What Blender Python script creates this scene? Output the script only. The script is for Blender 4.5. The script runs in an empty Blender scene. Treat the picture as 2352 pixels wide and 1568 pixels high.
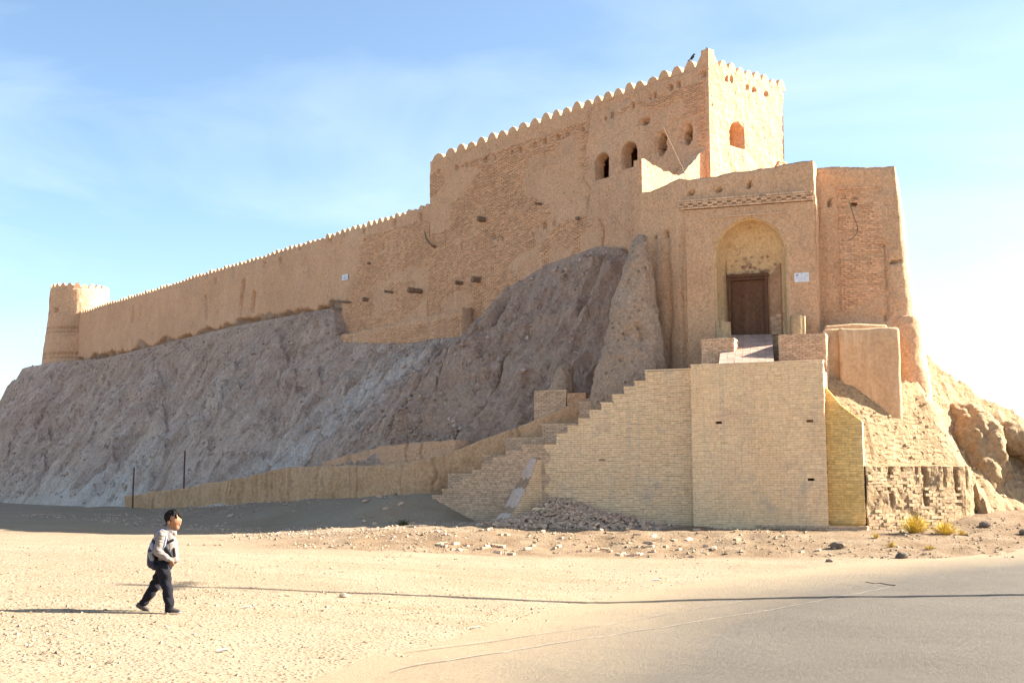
import bpy, bmesh, math, random
import numpy as np
from mathutils import Vector, Matrix

random.seed(11)
rng = np.random.default_rng(11)
SC = bpy.context.scene
COL = SC.collection

# ---------------------------------------------------------------- camera, sky, sun, exposure
CAM_Z = 1.9
FPX = 2680.0                      # focal length in units of a 2352 px wide frame
PITCH = math.atan(316.0 / FPX)
SUN_AZ = math.radians(10.0)       # sun stands to the right (+X) and a little behind the fort (+Y)
SUN_EL = math.radians(29.0)

cam_d = bpy.data.cameras.new('camera')
cam_d.sensor_width = 36.0
cam_d.lens = 36.0 * FPX / 2352.0
cam_d.clip_start = 0.1
cam_d.clip_end = 9000.0
cam = bpy.data.objects.new('camera', cam_d)
COL.objects.link(cam)
cam.location = (0, 0, CAM_Z)
cam.rotation_euler = (math.pi / 2 + PITCH, 0, 0)
SC.camera = cam

world = bpy.data.worlds.new('World')
SC.world = world
world.use_nodes = True
wn, wl = world.node_tree.nodes, world.node_tree.links
wn.clear()
w_out = wn.new('ShaderNodeOutputWorld')
w_bg = wn.new('ShaderNodeBackground')
w_sky = wn.new('ShaderNodeTexSky')
w_sky.sky_type = 'NISHITA'
w_sky.sun_disc = False
w_sky.sun_elevation = SUN_EL
w_sky.sun_rotation = math.pi / 2 - SUN_AZ
w_sky.altitude = 900
w_sky.air_density = 0.85
w_sky.dust_density = 2.2
w_sky.ozone_density = 0.5
w_bg.inputs['Strength'].default_value = 0.068
# thin cirrus: pale wisps spread over the whole dome
w_tc = wn.new('ShaderNodeTexCoord')
w_map = wn.new('ShaderNodeMapping')
w_map.inputs['Scale'].default_value = (1.3, 2.2, 5.0)
w_map.inputs['Rotation'].default_value = (0.0, 0.25, 0.5)
w_noi = wn.new('ShaderNodeTexNoise')
w_noi.inputs['Scale'].default_value = 1.7
w_noi.inputs['Detail'].default_value = 7.0
w_noi.inputs['Roughness'].default_value = 0.52
w_noi.inputs['Distortion'].default_value = 0.6
w_rmp = wn.new('ShaderNodeMapRange')
w_rmp.inputs['From Min'].default_value = 0.47
w_rmp.inputs['From Max'].default_value = 0.82
w_rmp.inputs['To Min'].default_value = 0.0
w_rmp.inputs['To Max'].default_value = 0.42
w_mix = wn.new('ShaderNodeMix')
w_mix.data_type = 'RGBA'
w_mix.inputs[7].default_value = (4.4, 4.7, 4.9, 1)
wl.new(w_tc.outputs['Generated'], w_map.inputs['Vector'])
wl.new(w_map.outputs['Vector'], w_noi.inputs['Vector'])
wl.new(w_noi.outputs['Fac'], w_rmp.inputs['Value'])
wl.new(w_rmp.outputs['Result'], w_mix.inputs[0])
wl.new(w_sky.outputs['Color'], w_mix.inputs[6])
w_tnt = wn.new('ShaderNodeMix')                    # the clear, slightly cyan air of the day, the same all over the dome
w_tnt.data_type = 'RGBA'
w_tnt.blend_type = 'MULTIPLY'
w_tnt.inputs[0].default_value = 1.0
w_tnt.inputs[7].default_value = (0.92, 0.985, 0.97, 1)
wl.new(w_mix.outputs[2], w_tnt.inputs[6])
wl.new(w_tnt.outputs[2], w_bg.inputs['Color'])
wl.new(w_bg.outputs['Background'], w_out.inputs['Surface'])

sun_d = bpy.data.lights.new('sun', 'SUN')
sun_d.energy = 5.0
sun_d.angle = math.radians(0.5)
sun_d.color = (1.0, 0.93, 0.80)
sun = bpy.data.objects.new('sun', sun_d)
COL.objects.link(sun)
SUN_DIR = Vector((math.cos(SUN_AZ) * math.cos(SUN_EL), math.sin(SUN_AZ) * math.cos(SUN_EL), math.sin(SUN_EL)))
sun.location = SUN_DIR * 200
sun.rotation_euler = SUN_DIR.to_track_quat('Z', 'Y').to_euler()

SC.view_settings.view_transform = 'Standard'
SC.view_settings.look = 'None'
SC.view_settings.gamma = 1.0
SC.view_settings.use_curve_mapping = False
SC.view_settings.exposure = 2.2
SC.render.engine = 'CYCLES'
SC.cycles.max_bounces = 6
SC.cycles.diffuse_bounces = 4

# ---------------------------------------------------------------- helpers
_ct, _st = math.cos(PITCH), math.sin(PITCH)
def ray(u, v):
    xc, yc = (u - 1176.0) / FPX, (784.0 - v) / FPX
    return Vector((xc, _ct - yc * _st, _st + yc * _ct))
CAMP = Vector((0, 0, CAM_Z))
def at_Y(u, v, Y):
    d = ray(u, v); return CAMP + d * (Y / d.y)
def at_plane(u, v, P, n):
    d = ray(u, v)
    n = Vector(n); P = Vector(P)
    return CAMP + d * ((P - CAMP).dot(n) / d.dot(n))

def smooth(e0, e1, x):
    t = np.clip((np.asarray(x, dtype=float) - e0) / (e1 - e0), 0, 1)
    return t * t * (3 - 2 * t)

def _hash(ix, iy, iz, seed):
    h = (ix.astype(np.int64) * 374761393 + iy.astype(np.int64) * 668265263 + iz.astype(np.int64) * 2147483647 + seed * 1274126177) & 0xFFFFFFFF
    h = ((h ^ (h >> 13)) * 1274126177) & 0xFFFFFFFF
    h = ((h ^ (h >> 16)) * 2246822519) & 0xFFFFFFFF
    return ((h ^ (h >> 15)) & 0xFFFFFF) / float(0xFFFFFF)
def vnoise(x, y, z=0.0, seed=0):
    x, y, z = np.broadcast_arrays(np.asarray(x, float), np.asarray(y, float), np.asarray(z, float))
    ix, iy, iz = np.floor(x), np.floor(y), np.floor(z)
    fx, fy, fz = x - ix, y - iy, z - iz
    fx = fx * fx * (3 - 2 * fx); fy = fy * fy * (3 - 2 * fy); fz = fz * fz * (3 - 2 * fz)
    def c(a, b, d): return _hash(ix + a, iy + b, iz + d, seed)
    x00 = c(0,0,0) * (1 - fx) + c(1,0,0) * fx
    x10 = c(0,1,0) * (1 - fx) + c(1,1,0) * fx
    if np.any(fz != 0):
        x01 = c(0,0,1) * (1 - fx) + c(1,0,1) * fx
        x11 = c(0,1,1) * (1 - fx) + c(1,1,1) * fx
        return ((x00 * (1 - fy) + x10 * fy) * (1 - fz) + (x01 * (1 - fy) + x11 * fy) * fz) * 2 - 1
    return (x00 * (1 - fy) + x10 * fy) * 2 - 1
def fbm(x, y, z=0.0, octv=4, seed=0, gain=0.5):
    s = 0.0; a = 1.0; f = 1.0; t = 0.0
    for o in range(octv):
        s = s + a * vnoise(np.asarray(x) * f, np.asarray(y) * f, np.asarray(z) * f, seed + o * 17)
        t += a; a *= gain; f *= 2.03
    return s / t
def ridged(x, y, octv=4, seed=0):
    s = 0.0; a = 1.0; f = 1.0; t = 0.0
    for o in range(octv):
        s = s + a * (1 - np.abs(vnoise(np.asarray(x) * f, np.asarray(y) * f, 0.0, seed + o * 31)))
        t += a; a *= 0.5; f *= 2.1
    return s / t

def link(o, parent=None):
    COL.objects.link(o)
    if parent is not None: o.parent = parent
    return o
def tag(o, label=None, cat=None, group=None, kind=None):
    if label: o['label'] = label
    if cat: o['category'] = cat
    if group: o['group'] = group
    if kind: o['kind'] = kind
    return o
def thing(name, label, cat, loc=(0, 0, 0), rz=0.0, group=None):
    o = bpy.data.objects.new(name, None)
    o.empty_display_size = 0.3
    o.location = loc; o.rotation_euler = (0, 0, rz)
    link(o); tag(o, label, cat, group)
    return o
def mesh_obj(name, verts, faces, mat, parent=None, smooth_=False, world_space=True):
    """verts are world coordinates; when a parent with a transform is given they are moved into its space"""
    me = bpy.data.meshes.new(name)
    if parent is not None and world_space:
        inv = (Matrix.Translation(parent.location) @ parent.rotation_euler.to_matrix().to_4x4()).inverted()
        A = np.asarray(verts, float)
        M = np.array(inv)
        verts = (A @ M[:3, :3].T + M[:3, 3]).tolist()
    elif isinstance(verts, np.ndarray): verts = verts.tolist()
    if isinstance(faces, np.ndarray): faces = faces.tolist()
    me.from_pydata(verts, [], faces)
    me.materials.append(mat)
    if smooth_: me.polygons.foreach_set('use_smooth', [True] * len(me.polygons))
    me.update()
    o = bpy.data.objects.new(name, me)
    return link(o, parent)

class MB:
    def __init__(s): s.v = []; s.f = []; s.t = []
    def add(s, v, f, tint=0.5):
        n = len(s.v); s.v += [tuple(p) for p in v]; s.f += [tuple(i + n for i in q) for q in f]; s.t += [tint] * len(f)
    def box(s, O, ex, ey, ez, tint=0.5, jit=0.0):
        O, ex, ey, ez = Vector(O), Vector(ex), Vector(ey), Vector(ez)
        vs = []
        for k in range(8):
            p = O + ex * (k & 1) + ey * ((k >> 1) & 1) + ez * ((k >> 2) & 1)
            if jit: p = p + Vector((random.uniform(-jit, jit), random.uniform(-jit, jit), random.uniform(-jit, jit)))
            vs.append(p)
        s.add(vs, [(0,2,3,1), (4,5,7,6), (0,1,5,4), (2,6,7,3), (0,4,6,2), (1,3,7,5)], tint)
    def prism(s, pts, off):
        """closed outline (list of Vectors) pushed along off"""
        off = Vector(off); n = len(pts)
        s.add([Vector(p) for p in pts] + [Vector(p) + off for p in pts],
              [tuple(range(n))[::-1], tuple(range(n, 2 * n))] + [(i, (i + 1) % n, n + (i + 1) % n, n + i) for i in range(n)])
    def tube(s, path, radii, seg=10, cap=True, tint=0.5):
        path = [Vector(p) for p in path]; rings = []
        if not hasattr(radii, '__len__'): radii = [radii] * len(path)
        base = len(s.v)
        up = None
        for i, p in enumerate(path):
            d = (path[min(i + 1, len(path) - 1)] - path[max(i - 1, 0)]).normalized()
            if up is None:
                up = Vector((0, 0, 1)) if abs(d.z) < 0.9 else Vector((1, 0, 0))
            x = d.cross(up).normalized(); y = x.cross(d).normalized(); up = y
            for k in range(seg):
                an = 2 * math.pi * k / seg
                s.v.append(tuple(p + (x * math.cos(an) + y * math.sin(an)) * radii[i]))
        for i in range(len(path) - 1):
            for k in range(seg):
                k2 = (k + 1) % seg
                s.f.append((base + i * seg + k, base + i * seg + k2, base + (i + 1) * seg + k2, base + (i + 1) * seg + k)); s.t.append(tint)
        if cap:
            s.f.append(tuple(base + k for k in range(seg))[::-1]); s.t.append(tint)
            s.f.append(tuple(base + (len(path) - 1) * seg + k for k in range(seg))); s.t.append(tint)
    def build(s, name, mat, parent=None, smooth_=False, world_space=True, tint=False):
        o = mesh_obj(name, s.v, s.f, mat, parent, smooth_, world_space)
        if tint: set_tint(o.data, s.t)
        return o
def set_tint(me, vals):
    at = me.attributes.new('tint', 'FLOAT', 'FACE')
    at.data.foreach_set('value', np.asarray(vals, dtype=np.float32))

def grid_faces(nu, nv, skip=None, close_u=False):
    I, J = np.meshgrid(np.arange(nu if close_u else nu - 1), np.arange(nv - 1), indexing='ij')
    I2 = (I + 1) % nu
    q = np.stack([I * nv + J, I2 * nv + J, I2 * nv + J + 1, I * nv + J + 1], -1).reshape(-1, 4)
    if skip is not None: q = q[~skip.reshape(-1)]
    return q

def capsules(name, parts, voxel, mat, parent=None, smooth_it=4, world_space=True):
    """one continuous skin around overlapping tapered limbs: (p0, r0, p1, r1[, squash vector])"""
    bm = bmesh.new()
    for prt in parts:
        p0, r0, p1, r1 = Vector(prt[0]), prt[1], Vector(prt[2]), prt[3]
        sq = prt[4] if len(prt) > 4 else (1, 1, 1)
        d = p1 - p0; L = max(d.length, 1e-5)
        q = d.normalized().to_track_quat('Z', 'Y').to_matrix() if L > 1e-4 else Matrix.Identity(3)
        seg, half = 16, 5
        rings = []
        prof = []
        for i in range(half + 1):
            an = -math.pi / 2 + (math.pi / 2) * i / half
            prof.append((0.0 + r0 * math.sin(an), r0 * math.cos(an)))
        for i in range(half + 1):
            an = (math.pi / 2) * i / half
            prof.append((L + r1 * math.sin(an), r1 * math.cos(an)))
        c = (p0 + p1) / 2
        for (h, r) in prof:
            rg = []
            for k in range(seg):
                an = 2 * math.pi * k / seg
                p = p0 + q @ Vector((r * math.cos(an), r * math.sin(an), h))
                p = Vector((c.x + (p.x - c.x) * sq[0], c.y + (p.y - c.y) * sq[1], c.z + (p.z - c.z) * sq[2]))
                rg.append(bm.verts.new(p))
            rings.append(rg)
        for i in range(len(rings) - 1):
            for k in range(seg):
                k2 = (k + 1) % seg
                try: bm.faces.new((rings[i][k], rings[i][k2], rings[i + 1][k2], rings[i + 1][k]))
                except ValueError: pass
    bmesh.ops.remove_doubles(bm, verts=bm.verts, dist=1e-5)
    bmesh.ops.recalc_face_normals(bm, faces=bm.faces)
    me = bpy.data.meshes.new(name + '_raw'); bm.to_mesh(me); bm.free()
    o = bpy.data.objects.new(name + '_raw', me); COL.objects.link(o)
    m = o.modifiers.new('r', 'REMESH'); m.mode = 'VOXEL'; m.voxel_size = voxel
    if smooth_it:
        m2 = o.modifiers.new('s', 'SMOOTH'); m2.iterations = smooth_it; m2.factor = 0.5
    dg = bpy.context.evaluated_depsgraph_get(); dg.update()
    ev = o.evaluated_get(dg)
    me2 = bpy.data.meshes.new_from_object(ev)
    me2.name = name
    bpy.data.objects.remove(o); bpy.data.meshes.remove(me)
    me2.materials.clear(); me2.materials.append(mat)
    me2.polygons.foreach_set('use_smooth', [True] * len(me2.polygons))
    n = bpy.data.objects.new(name, me2)
    return link(n, parent)
def get_co(me):
    a = np.empty(len(me.vertices) * 3); me.vertices.foreach_get('co', a); return a.reshape(-1, 3)
def set_co(me, a):
    me.vertices.foreach_set('co', a.reshape(-1)); me.update()
def get_no(me):
    a = np.empty(len(me.vertices) * 3); me.vertices.foreach_get('normal', a); return a.reshape(-1, 3)

# ---------------------------------------------------------------- materials
def nodes(m):
    m.use_nodes = True
    nt = m.node_tree; nt.nodes.clear()
    out = nt.nodes.new('ShaderNodeOutputMaterial'); b = nt.nodes.new('ShaderNodeBsdfPrincipled')
    b.inputs['Specular IOR Level'].default_value = 0.15
    nt.links.new(b.outputs[0], out.inputs[0])
    return nt, b
def N(nt, t, **kw):
    n = nt.nodes.new(t)
    for k, v in kw.items():
        if k in n.inputs: n.inputs[k].default_value = v
        else: setattr(n, k, v)
    return n
def noise(nt, vec, scale, detail=6, rough=0.6, dist=0.0):
    n = N(nt, 'ShaderNodeTexNoise'); n.inputs['Scale'].default_value = scale; n.inputs['Detail'].default_value = detail
    n.inputs['Roughness'].default_value = rough; n.inputs['Distortion'].default_value = dist
    nt.links.new(vec, n.inputs['Vector']); return n.outputs['Fac']
def rng_(nt, val, a, b, c, d):
    n = N(nt, 'ShaderNodeMapRange'); 
    for i, x in zip(('From Min', 'From Max', 'To Min', 'To Max'), (a, b, c, d)): n.inputs[i].default_value = x
    nt.links.new(val, n.inputs['Value']); return n.outputs['Result']
def mixc(nt, fac, A, B, mode='MIX'):
    n = N(nt, 'ShaderNodeMix'); n.data_type = 'RGBA'; n.blend_type = mode
    for i, x in ((0, fac), (6, A), (7, B)):
        if isinstance(x, (int, float)): n.inputs[i].default_value = x
        elif isinstance(x, tuple): n.inputs[i].default_value = x if len(x) == 4 else (*x, 1)
        else: nt.links.new(x, n.inputs[i])
    return n.outputs[2]
def math_(nt, op, a, b=None):
    n = N(nt, 'ShaderNodeMath'); n.operation = op
    for i, x in enumerate((a, b)):
        if x is None: continue
        if isinstance(x, (int, float)): n.inputs[i].default_value = x
        else: nt.links.new(x, n.inputs[i])
    return n.outputs[0]
def bump(nt, h, dist, strength=1.0, prev=None):
    n = N(nt, 'ShaderNodeBump'); n.inputs['Distance'].default_value = dist; n.inputs['Strength'].default_value = strength
    nt.links.new(h, n.inputs['Height'])
    if prev is not None: nt.links.new(prev, n.inputs['Normal'])
    return n.outputs['Normal']
def mapping(nt, vec, rz=0.0, scale=(1, 1, 1)):
    if rz:                                            # turn first, stretch after
        r = N(nt, 'ShaderNodeMapping'); r.inputs['Rotation'].default_value = (0, 0, rz)
        nt.links.new(vec, r.inputs['Vector']); vec = r.outputs['Vector']
    n = N(nt, 'ShaderNodeMapping'); n.inputs['Scale'].default_value = scale
    nt.links.new(vec, n.inputs['Vector']); return n.outputs['Vector']
def pos(nt): return N(nt, 'ShaderNodeNewGeometry').outputs['Position']

FORT_ROT = math.radians(39.7)
def earth(name, c1, c2, c3=None, big=0.35, fine=9.0, b_big=0.06, b_fine=0.02, pits=0.0, drip=None, tint=0.0, rot=None, stretch=None, speck=0.25, rough=0.95, bed=0.0, mid=2.2, worn=None, blot=None):
    m = bpy.data.materials.new(name); nt, B = nodes(m)
    P = pos(nt)
    V = mapping(nt, P, rot or 0.0, stretch) if stretch else P
    n1 = noise(nt, V, big, 8, 0.62, 0.4)
    col = mixc(nt, rng_(nt, n1, 0.34, 0.66, 0, 1), c1, c2)
    if c3:
        n3 = noise(nt, V, big * 3.1, 6, 0.6, 0.2)
        col = mixc(nt, rng_(nt, n3, 0.55, 0.72, 0, 0.85), col, c3)
    n2 = noise(nt, P, fine, 8, 0.7)
    k = rng_(nt, n2, 0.3, 0.7, 1 - speck, 1 + speck * 0.6)
    comb = N(nt, 'ShaderNodeCombineColor'); 
    for i in range(3): nt.links.new(k, comb.inputs[i])
    col = mixc(nt, 1.0, col, comb.outputs[0], 'MULTIPLY')
    if drip:
        dc, amt = drip
        Vd = mapping(nt, P, 0, (3.0, 3.0, 0.28))
        nd = noise(nt, Vd, 1.0, 5, 0.6, 0.3)
        col = mixc(nt, rng_(nt, nd, 0.55, 0.75, 0, amt), col, dc)
    if blot:                                              # soot, damp and repair patches
        for bc, bs_, blo, bhi, ba in blot:
            col = mixc(nt, rng_(nt, noise(nt, P, bs_, 7, 0.68, 0.5), blo, bhi, 0, ba), col, bc)
    if worn:
        aw = N(nt, 'ShaderNodeAttribute'); aw.attribute_name = 'worn'
        col = mixc(nt, aw.outputs['Fac'], col, worn)
    if tint:
        at = N(nt, 'ShaderNodeAttribute'); at.attribute_name = 'tint'
        kt = rng_(nt, at.outputs['Fac'], 0, 1, 1 - tint, 1 + tint)
        cb = N(nt, 'ShaderNodeCombineColor')
        for i in range(3): nt.links.new(kt, cb.inputs[i])
        col = mixc(nt, 1.0, col, cb.outputs[0], 'MULTIPLY')
    nt.links.new(col, B.inputs['Base Color'])
    B.inputs['Roughness'].default_value = rough
    nm = bump(nt, noise(nt, V, mid, 8, 0.65, 0.3), b_big)
    nm = bump(nt, n2, b_fine, 1.0, nm)
    if pits:
        vo = N(nt, 'ShaderNodeTexVoronoi'); vo.inputs['Scale'].default_value = 3.3; vo.inputs['Randomness'].default_value = 1.0
        nt.links.new(P, vo.inputs['Vector'])
        h = rng_(nt, vo.outputs['Distance'], 0.04, 0.22, 0, 1)
        nm = bump(nt, h, pits, 1.0, nm)
    if bed:
        Vb = mapping(nt, P, 0, (0.5, 0.5, 9.0))
        nm = bump(nt, noise(nt, Vb, 1.0, 4, 0.6, 0.6), bed, 1.0, nm)
    nt.links.new(nm, B.inputs['Normal'])
    return m
def flat(name, c, rough=0.7, spec=0.2, var=0.12, scale=30, b=0.0):
    m = bpy.data.materials.new(name); nt, B = nodes(m)
    n1 = noise(nt, pos(nt), scale, 5, 0.6)
    col = mixc(nt, rng_(nt, n1, 0.3, 0.7, 0, 1), tuple(x * (1 - var) for x in c), tuple(min(1, x * (1 + var)) for x in c))
    nt.links.new(col, B.inputs['Base Color'])
    B.inputs['Roughness'].default_value = rough; B.inputs['Specular IOR Level'].default_value = spec
    if b: nt.links.new(bump(nt, n1, b), B.inputs['Normal'])
    return m

M = {}
M['mud'] = earth('mud_plaster', (0.64, 0.372, 0.218), (0.74, 0.442, 0.265), (0.55, 0.332, 0.205), fine=13.0, b_big=0.09, b_fine=0.045, pits=0.035, drip=((0.71, 0.48, 0.32), 0.55), speck=0.42, worn=(0.36, 0.245, 0.17), blot=(((0.50, 0.345, 0.23), 0.9, 0.56, 0.70, 0.6), ((0.78, 0.53, 0.35), 0.6, 0.60, 0.74, 0.5)))
M['mudbrick'] = earth('mud_brick', (0.63, 0.366, 0.214), (0.73, 0.436, 0.26), (0.54, 0.326, 0.20), fine=13.0, b_big=0.03, b_fine=0.03, drip=((0.70, 0.47, 0.31), 0.5), tint=0.17, speck=0.36)
M['gatemud'] = earth('gate_plaster', (0.62, 0.375, 0.22), (0.72, 0.445, 0.265), (0.55, 0.345, 0.21), big=0.5, fine=13.0, b_big=0.08, b_fine=0.04, pits=0.03, drip=((0.69, 0.48, 0.33), 0.5), speck=0.38)
M['smooth'] = earth('smooth_plaster', (0.58, 0.36, 0.20), (0.66, 0.425, 0.25), (0.53, 0.34, 0.21), big=0.6, b_big=0.03, b_fine=0.01, drip=((0.80, 0.58, 0.39), 0.8), speck=0.24, blot=(((0.46, 0.29, 0.165), 1.1, 0.54, 0.68, 0.7),))
M['niche'] = earth('niche_plaster', (0.64, 0.43, 0.23), (0.74, 0.52, 0.29), (0.50, 0.33, 0.19), big=1.1, fine=12.0, b_big=0.04, b_fine=0.02, pits=0.03, drip=((0.42, 0.27, 0.15), 0.6), speck=0.3)
M['cream'] = earth('cream_brick', (0.90, 0.61, 0.355), (0.94, 0.68, 0.415), (0.83, 0.57, 0.35), big=0.45, b_big=0.01, b_fine=0.012, tint=0.06, speck=0.18, drip=((0.57, 0.46, 0.35), 0.5), blot=(((0.52, 0.43, 0.35), 0.75, 0.56, 0.68, 0.75), ((0.72, 0.46, 0.32), 0.9, 0.60, 0.72, 0.6), ((0.40, 0.34, 0.28), 2.6, 0.64, 0.72, 0.6)))
M['cream_mortar'] = earth('cream_mortar', (0.62, 0.42, 0.22), (0.74, 0.52, 0.28), b_big=0.01, b_fine=0.01)
M['bounce_gold'] = earth('bounce_yellow_brick', (0.74, 0.49, 0.18), (0.82, 0.57, 0.235), (0.64, 0.43, 0.19), big=0.6, b_big=0.01, b_fine=0.012, tint=0.14, speck=0.24, drip=((0.82, 0.64, 0.38), 0.55))  # brick made yellower: warm bounce light put into the colour
M['bounce_gold_mortar'] = earth('bounce_yellow_mortar', (0.58, 0.34, 0.10), (0.66, 0.40, 0.13), b_big=0.01, b_fine=0.01)  # mortar of the wing, yellowed by the same painted-in bounce light
M['brown'] = earth('brown_brick', (0.62, 0.41, 0.265), (0.71, 0.485, 0.32), (0.55, 0.36, 0.24), big=0.6, b_big=0.016, b_fine=0.016, tint=0.16, speck=0.24, drip=((0.74, 0.54, 0.39), 0.4))
M['brown_mortar'] = earth('brown_mortar', (0.38, 0.24, 0.15), (0.46, 0.30, 0.19), b_big=0.012, b_fine=0.012)
M['loose'] = earth('loose_brick', (0.50, 0.33, 0.225), (0.62, 0.43, 0.30), (0.44, 0.28, 0.20), big=2.2, b_big=0.01, b_fine=0.01, tint=0.25, speck=0.2)
def make_hill():
    m = bpy.data.materials.new('hill_earth'); nt, B = nodes(m)
    P = pos(nt); V = mapping(nt, P, -FORT_ROT, (0.14, 1.0, 0.45)); V2 = mapping(nt, P, -FORT_ROT, (0.30, 1.6, 0.8))
    n1 = noise(nt, V, 0.9, 9, 0.66, 0.5); n2 = noise(nt, V2, 2.4, 8, 0.7, 0.3); n3 = noise(nt, P, 7.0, 9, 0.72)
    col = mixc(nt, rng_(nt, n1, 0.36, 0.64, 0, 1), (0.61, 0.41, 0.305), (0.90, 0.67, 0.53))
    col = mixc(nt, rng_(nt, n2, 0.50, 0.68, 0, 0.8), col, (0.42, 0.28, 0.195))
    for nm_, c_, lo_, hi_ in (('crag', (0.68, 0.45, 0.32), 0.30, 0.62), ('dust', (0.90, 0.76, 0.65), 0.36, 0.60)):
        at = N(nt, 'ShaderNodeAttribute'); at.attribute_name = nm_
        col = mixc(nt, math_(nt, 'MULTIPLY', at.outputs['Fac'], rng_(nt, n1 if nm_ == 'dust' else n2, lo_, hi_, 0.35 if nm_ == 'crag' else 0.15, 0.95)), col, c_)
    k = rng_(nt, n3, 0.3, 0.7, 0.60, 1.18); cb = N(nt, 'ShaderNodeCombineColor')
    for i_ in range(3): nt.links.new(k, cb.inputs[i_])
    col = mixc(nt, 1.0, col, cb.outputs[0], 'MULTIPLY')
    nt.links.new(col, B.inputs['Base Color']); B.inputs['Roughness'].default_value = 0.97
    nm = bump(nt, n1, 0.5); nm = bump(nt, n2, 0.30, 1.0, nm); nm = bump(nt, n3, 0.10, 1.0, nm)
    nt.links.new(nm, B.inputs['Normal'])
    return m
M['hill'] = make_hill()
M['sandhill'] = earth('sand_slope', (0.45, 0.30, 0.17), (0.52, 0.36, 0.21), (0.39, 0.245, 0.135), big=0.7, fine=7.0, b_big=0.22, b_fine=0.10, speck=0.36, pits=0.10)
M['cone'] = earth('eroded_mud', (0.49, 0.33, 0.225), (0.59, 0.40, 0.275), (0.41, 0.28, 0.195), big=0.7, fine=11.0, b_big=0.16, b_fine=0.08, pits=0.09, speck=0.42)
M['pathwall'] = earth('path_wall_mud', (0.58, 0.34, 0.185), (0.68, 0.41, 0.23), (0.52, 0.315, 0.19), big=0.7, b_big=0.06, b_fine=0.03, drip=((0.36, 0.21, 0.12), 0.8), speck=0.34, bed=0.04)
M['wood'] = earth('weathered_beam', (0.20, 0.13, 0.085), (0.30, 0.20, 0.13), big=3, b_big=0.02, b_fine=0.01, stretch=(1, 1, 0.2), speck=0.3)
M['stub'] = earth('stone_stub', (0.32, 0.235, 0.14), (0.46, 0.345, 0.21), (0.18, 0.13, 0.08), big=5, b_big=0.06, b_fine=0.02, stretch=(1, 1, 0.12), speck=0.3)
M['paver'] = earth('paving_brick', (0.42, 0.27, 0.205), (0.50, 0.335, 0.26), big=1.6, b_big=0.006, b_fine=0.006, tint=0.12, speck=0.18)
M['paver_joint'] = earth('paving_joint', (0.30, 0.20, 0.15), (0.36, 0.25, 0.19), b_big=0.01, b_fine=0.01)
M['dado'] = earth('worn_dado', (0.40, 0.24, 0.145), (0.50, 0.31, 0.19), (0.33, 0.20, 0.125), big=1.5, b_big=0.06, b_fine=0.03, pits=0.03, speck=0.3)
M['void'] = flat('deep_shadow_earth', (0.10, 0.07, 0.05))

# ---------------------------------------------------------------- the lie of the land
T0 = Vector((7.71, 44.25, 0))                                   # foot of the keep's sunlit corner
D1 = Vector((-math.sin(FORT_ROT), math.cos(FORT_ROT), 0))     # along the long wall, away to the left
NF = Vector((-math.cos(FORT_ROT), -math.sin(FORT_ROT), 0))    # the long wall faces this way
D2 = -NF                                                      # along the sunlit end of the keep
def ab(x, y):
    x = np.asarray(x, float) - T0.x; y = np.asarray(y, float) - T0.y
    return x * D1.x + y * D1.y, x * NF.x + y * NF.y
def fort(a, b, z=0.0): return T0 + D1 * a + NF * b + Vector((0, 0, z))
def wall_hit(u, v, b=0.0):
    """(a, z) where the line of sight through a picture point meets the plane b metres in front of the long wall"""
    p = at_plane(u, v, fort(0, b), NF)
    a, _ = ab(p.x, p.y)
    return float(a), p.z

A22 = math.radians(22.0)
R0 = Vector((9.36, 35.0, 0))                                   # right front corner of the cream pier
DS = Vector((-math.cos(A22), math.sin(A22), 0))                # along the cream walls, to the left
QS = Vector((math.sin(A22), math.cos(A22), 0))                 # back into the platform
def stair(p, q, z=0.0): return R0 + DS * p + QS * q + Vector((0, 0, z))
def stair_hit(u, v, q):
    h = at_plane(u, v, stair(0, q), QS) - R0
    return h.dot(DS), h.z
def ground_z(x, y):
    x = np.asarray(x, float); y = np.asarray(y, float)
    a, b = ab(x, y)
    z = 0.75 * (1 - np.exp(-0.12 * np.log1p(np.exp(np.clip((0.8 - x) * 1.5, -30, 30))) / 1.5)) * smooth(2, 10, y) * (1 - smooth(20, 34, y) * 0.55) * (1 - smooth(40, 120, -x))
    z = z + 0.40 * smooth(29.0, 33.6, y + 0.5 * fbm(x * 0.35, y * 0.35, 0, 3, 5)) * smooth(-9, -2, x) * (1 - smooth(45, 80, x))
    zb = 1.45 - 1.0 * smooth(0, 30, a)
    bank = zb * (1 - smooth(10.3, 15.2, b + 0.8 * fbm(x * 0.4, y * 0.4, 0, 3, 8))) * smooth(1.0, 4.5, a) * (1 - smooth(32, 46, a)) * smooth(4, 9, b)
    z = np.maximum(z, bank)
    z = z + 0.5 * smooth(10.5, 15, x) * smooth(32.5, 37.5, y) * (1 - smooth(60, 90, x))
    rough = smooth(-9, -3, x) * smooth(28.2, 30, y) * (1 - smooth(38, 44, y)) + 0.25
    near = (1 - smooth(60, 120, np.hypot(x, y)))
    z = z + near * (0.020 * fbm(x * 0.5, y * 0.5, 0, 3, 2) + (rough + 1.1 * smooth(9.5, 10.5, b) * (1 - smooth(16, 19, b)) * smooth(0, 3, a) * (1 - smooth(34, 40, a))) * 0.075 * fbm(x * 1.7, y * 1.7, 0, 4, 3))
    return z
EDGE_PX = [(2352, 1270), (2100, 1287), (1900, 1302), (1700, 1325), (1500, 1354), (1300, 1402), (1150, 1450), (1000, 1508), (820, 1566)]
EDGE = []
for (u, v) in EDGE_PX:
    d = ray(u, v); t = -CAM_Z / d.z
    EDGE.append((d.x * t, d.y * t))
EDGE = [(75, 52), (40, 41), (24, 35.2)] + EDGE + [(-2.2, 7.5), (-2.6, 2), (-2.4, -10), (-1, -40)]
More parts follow.
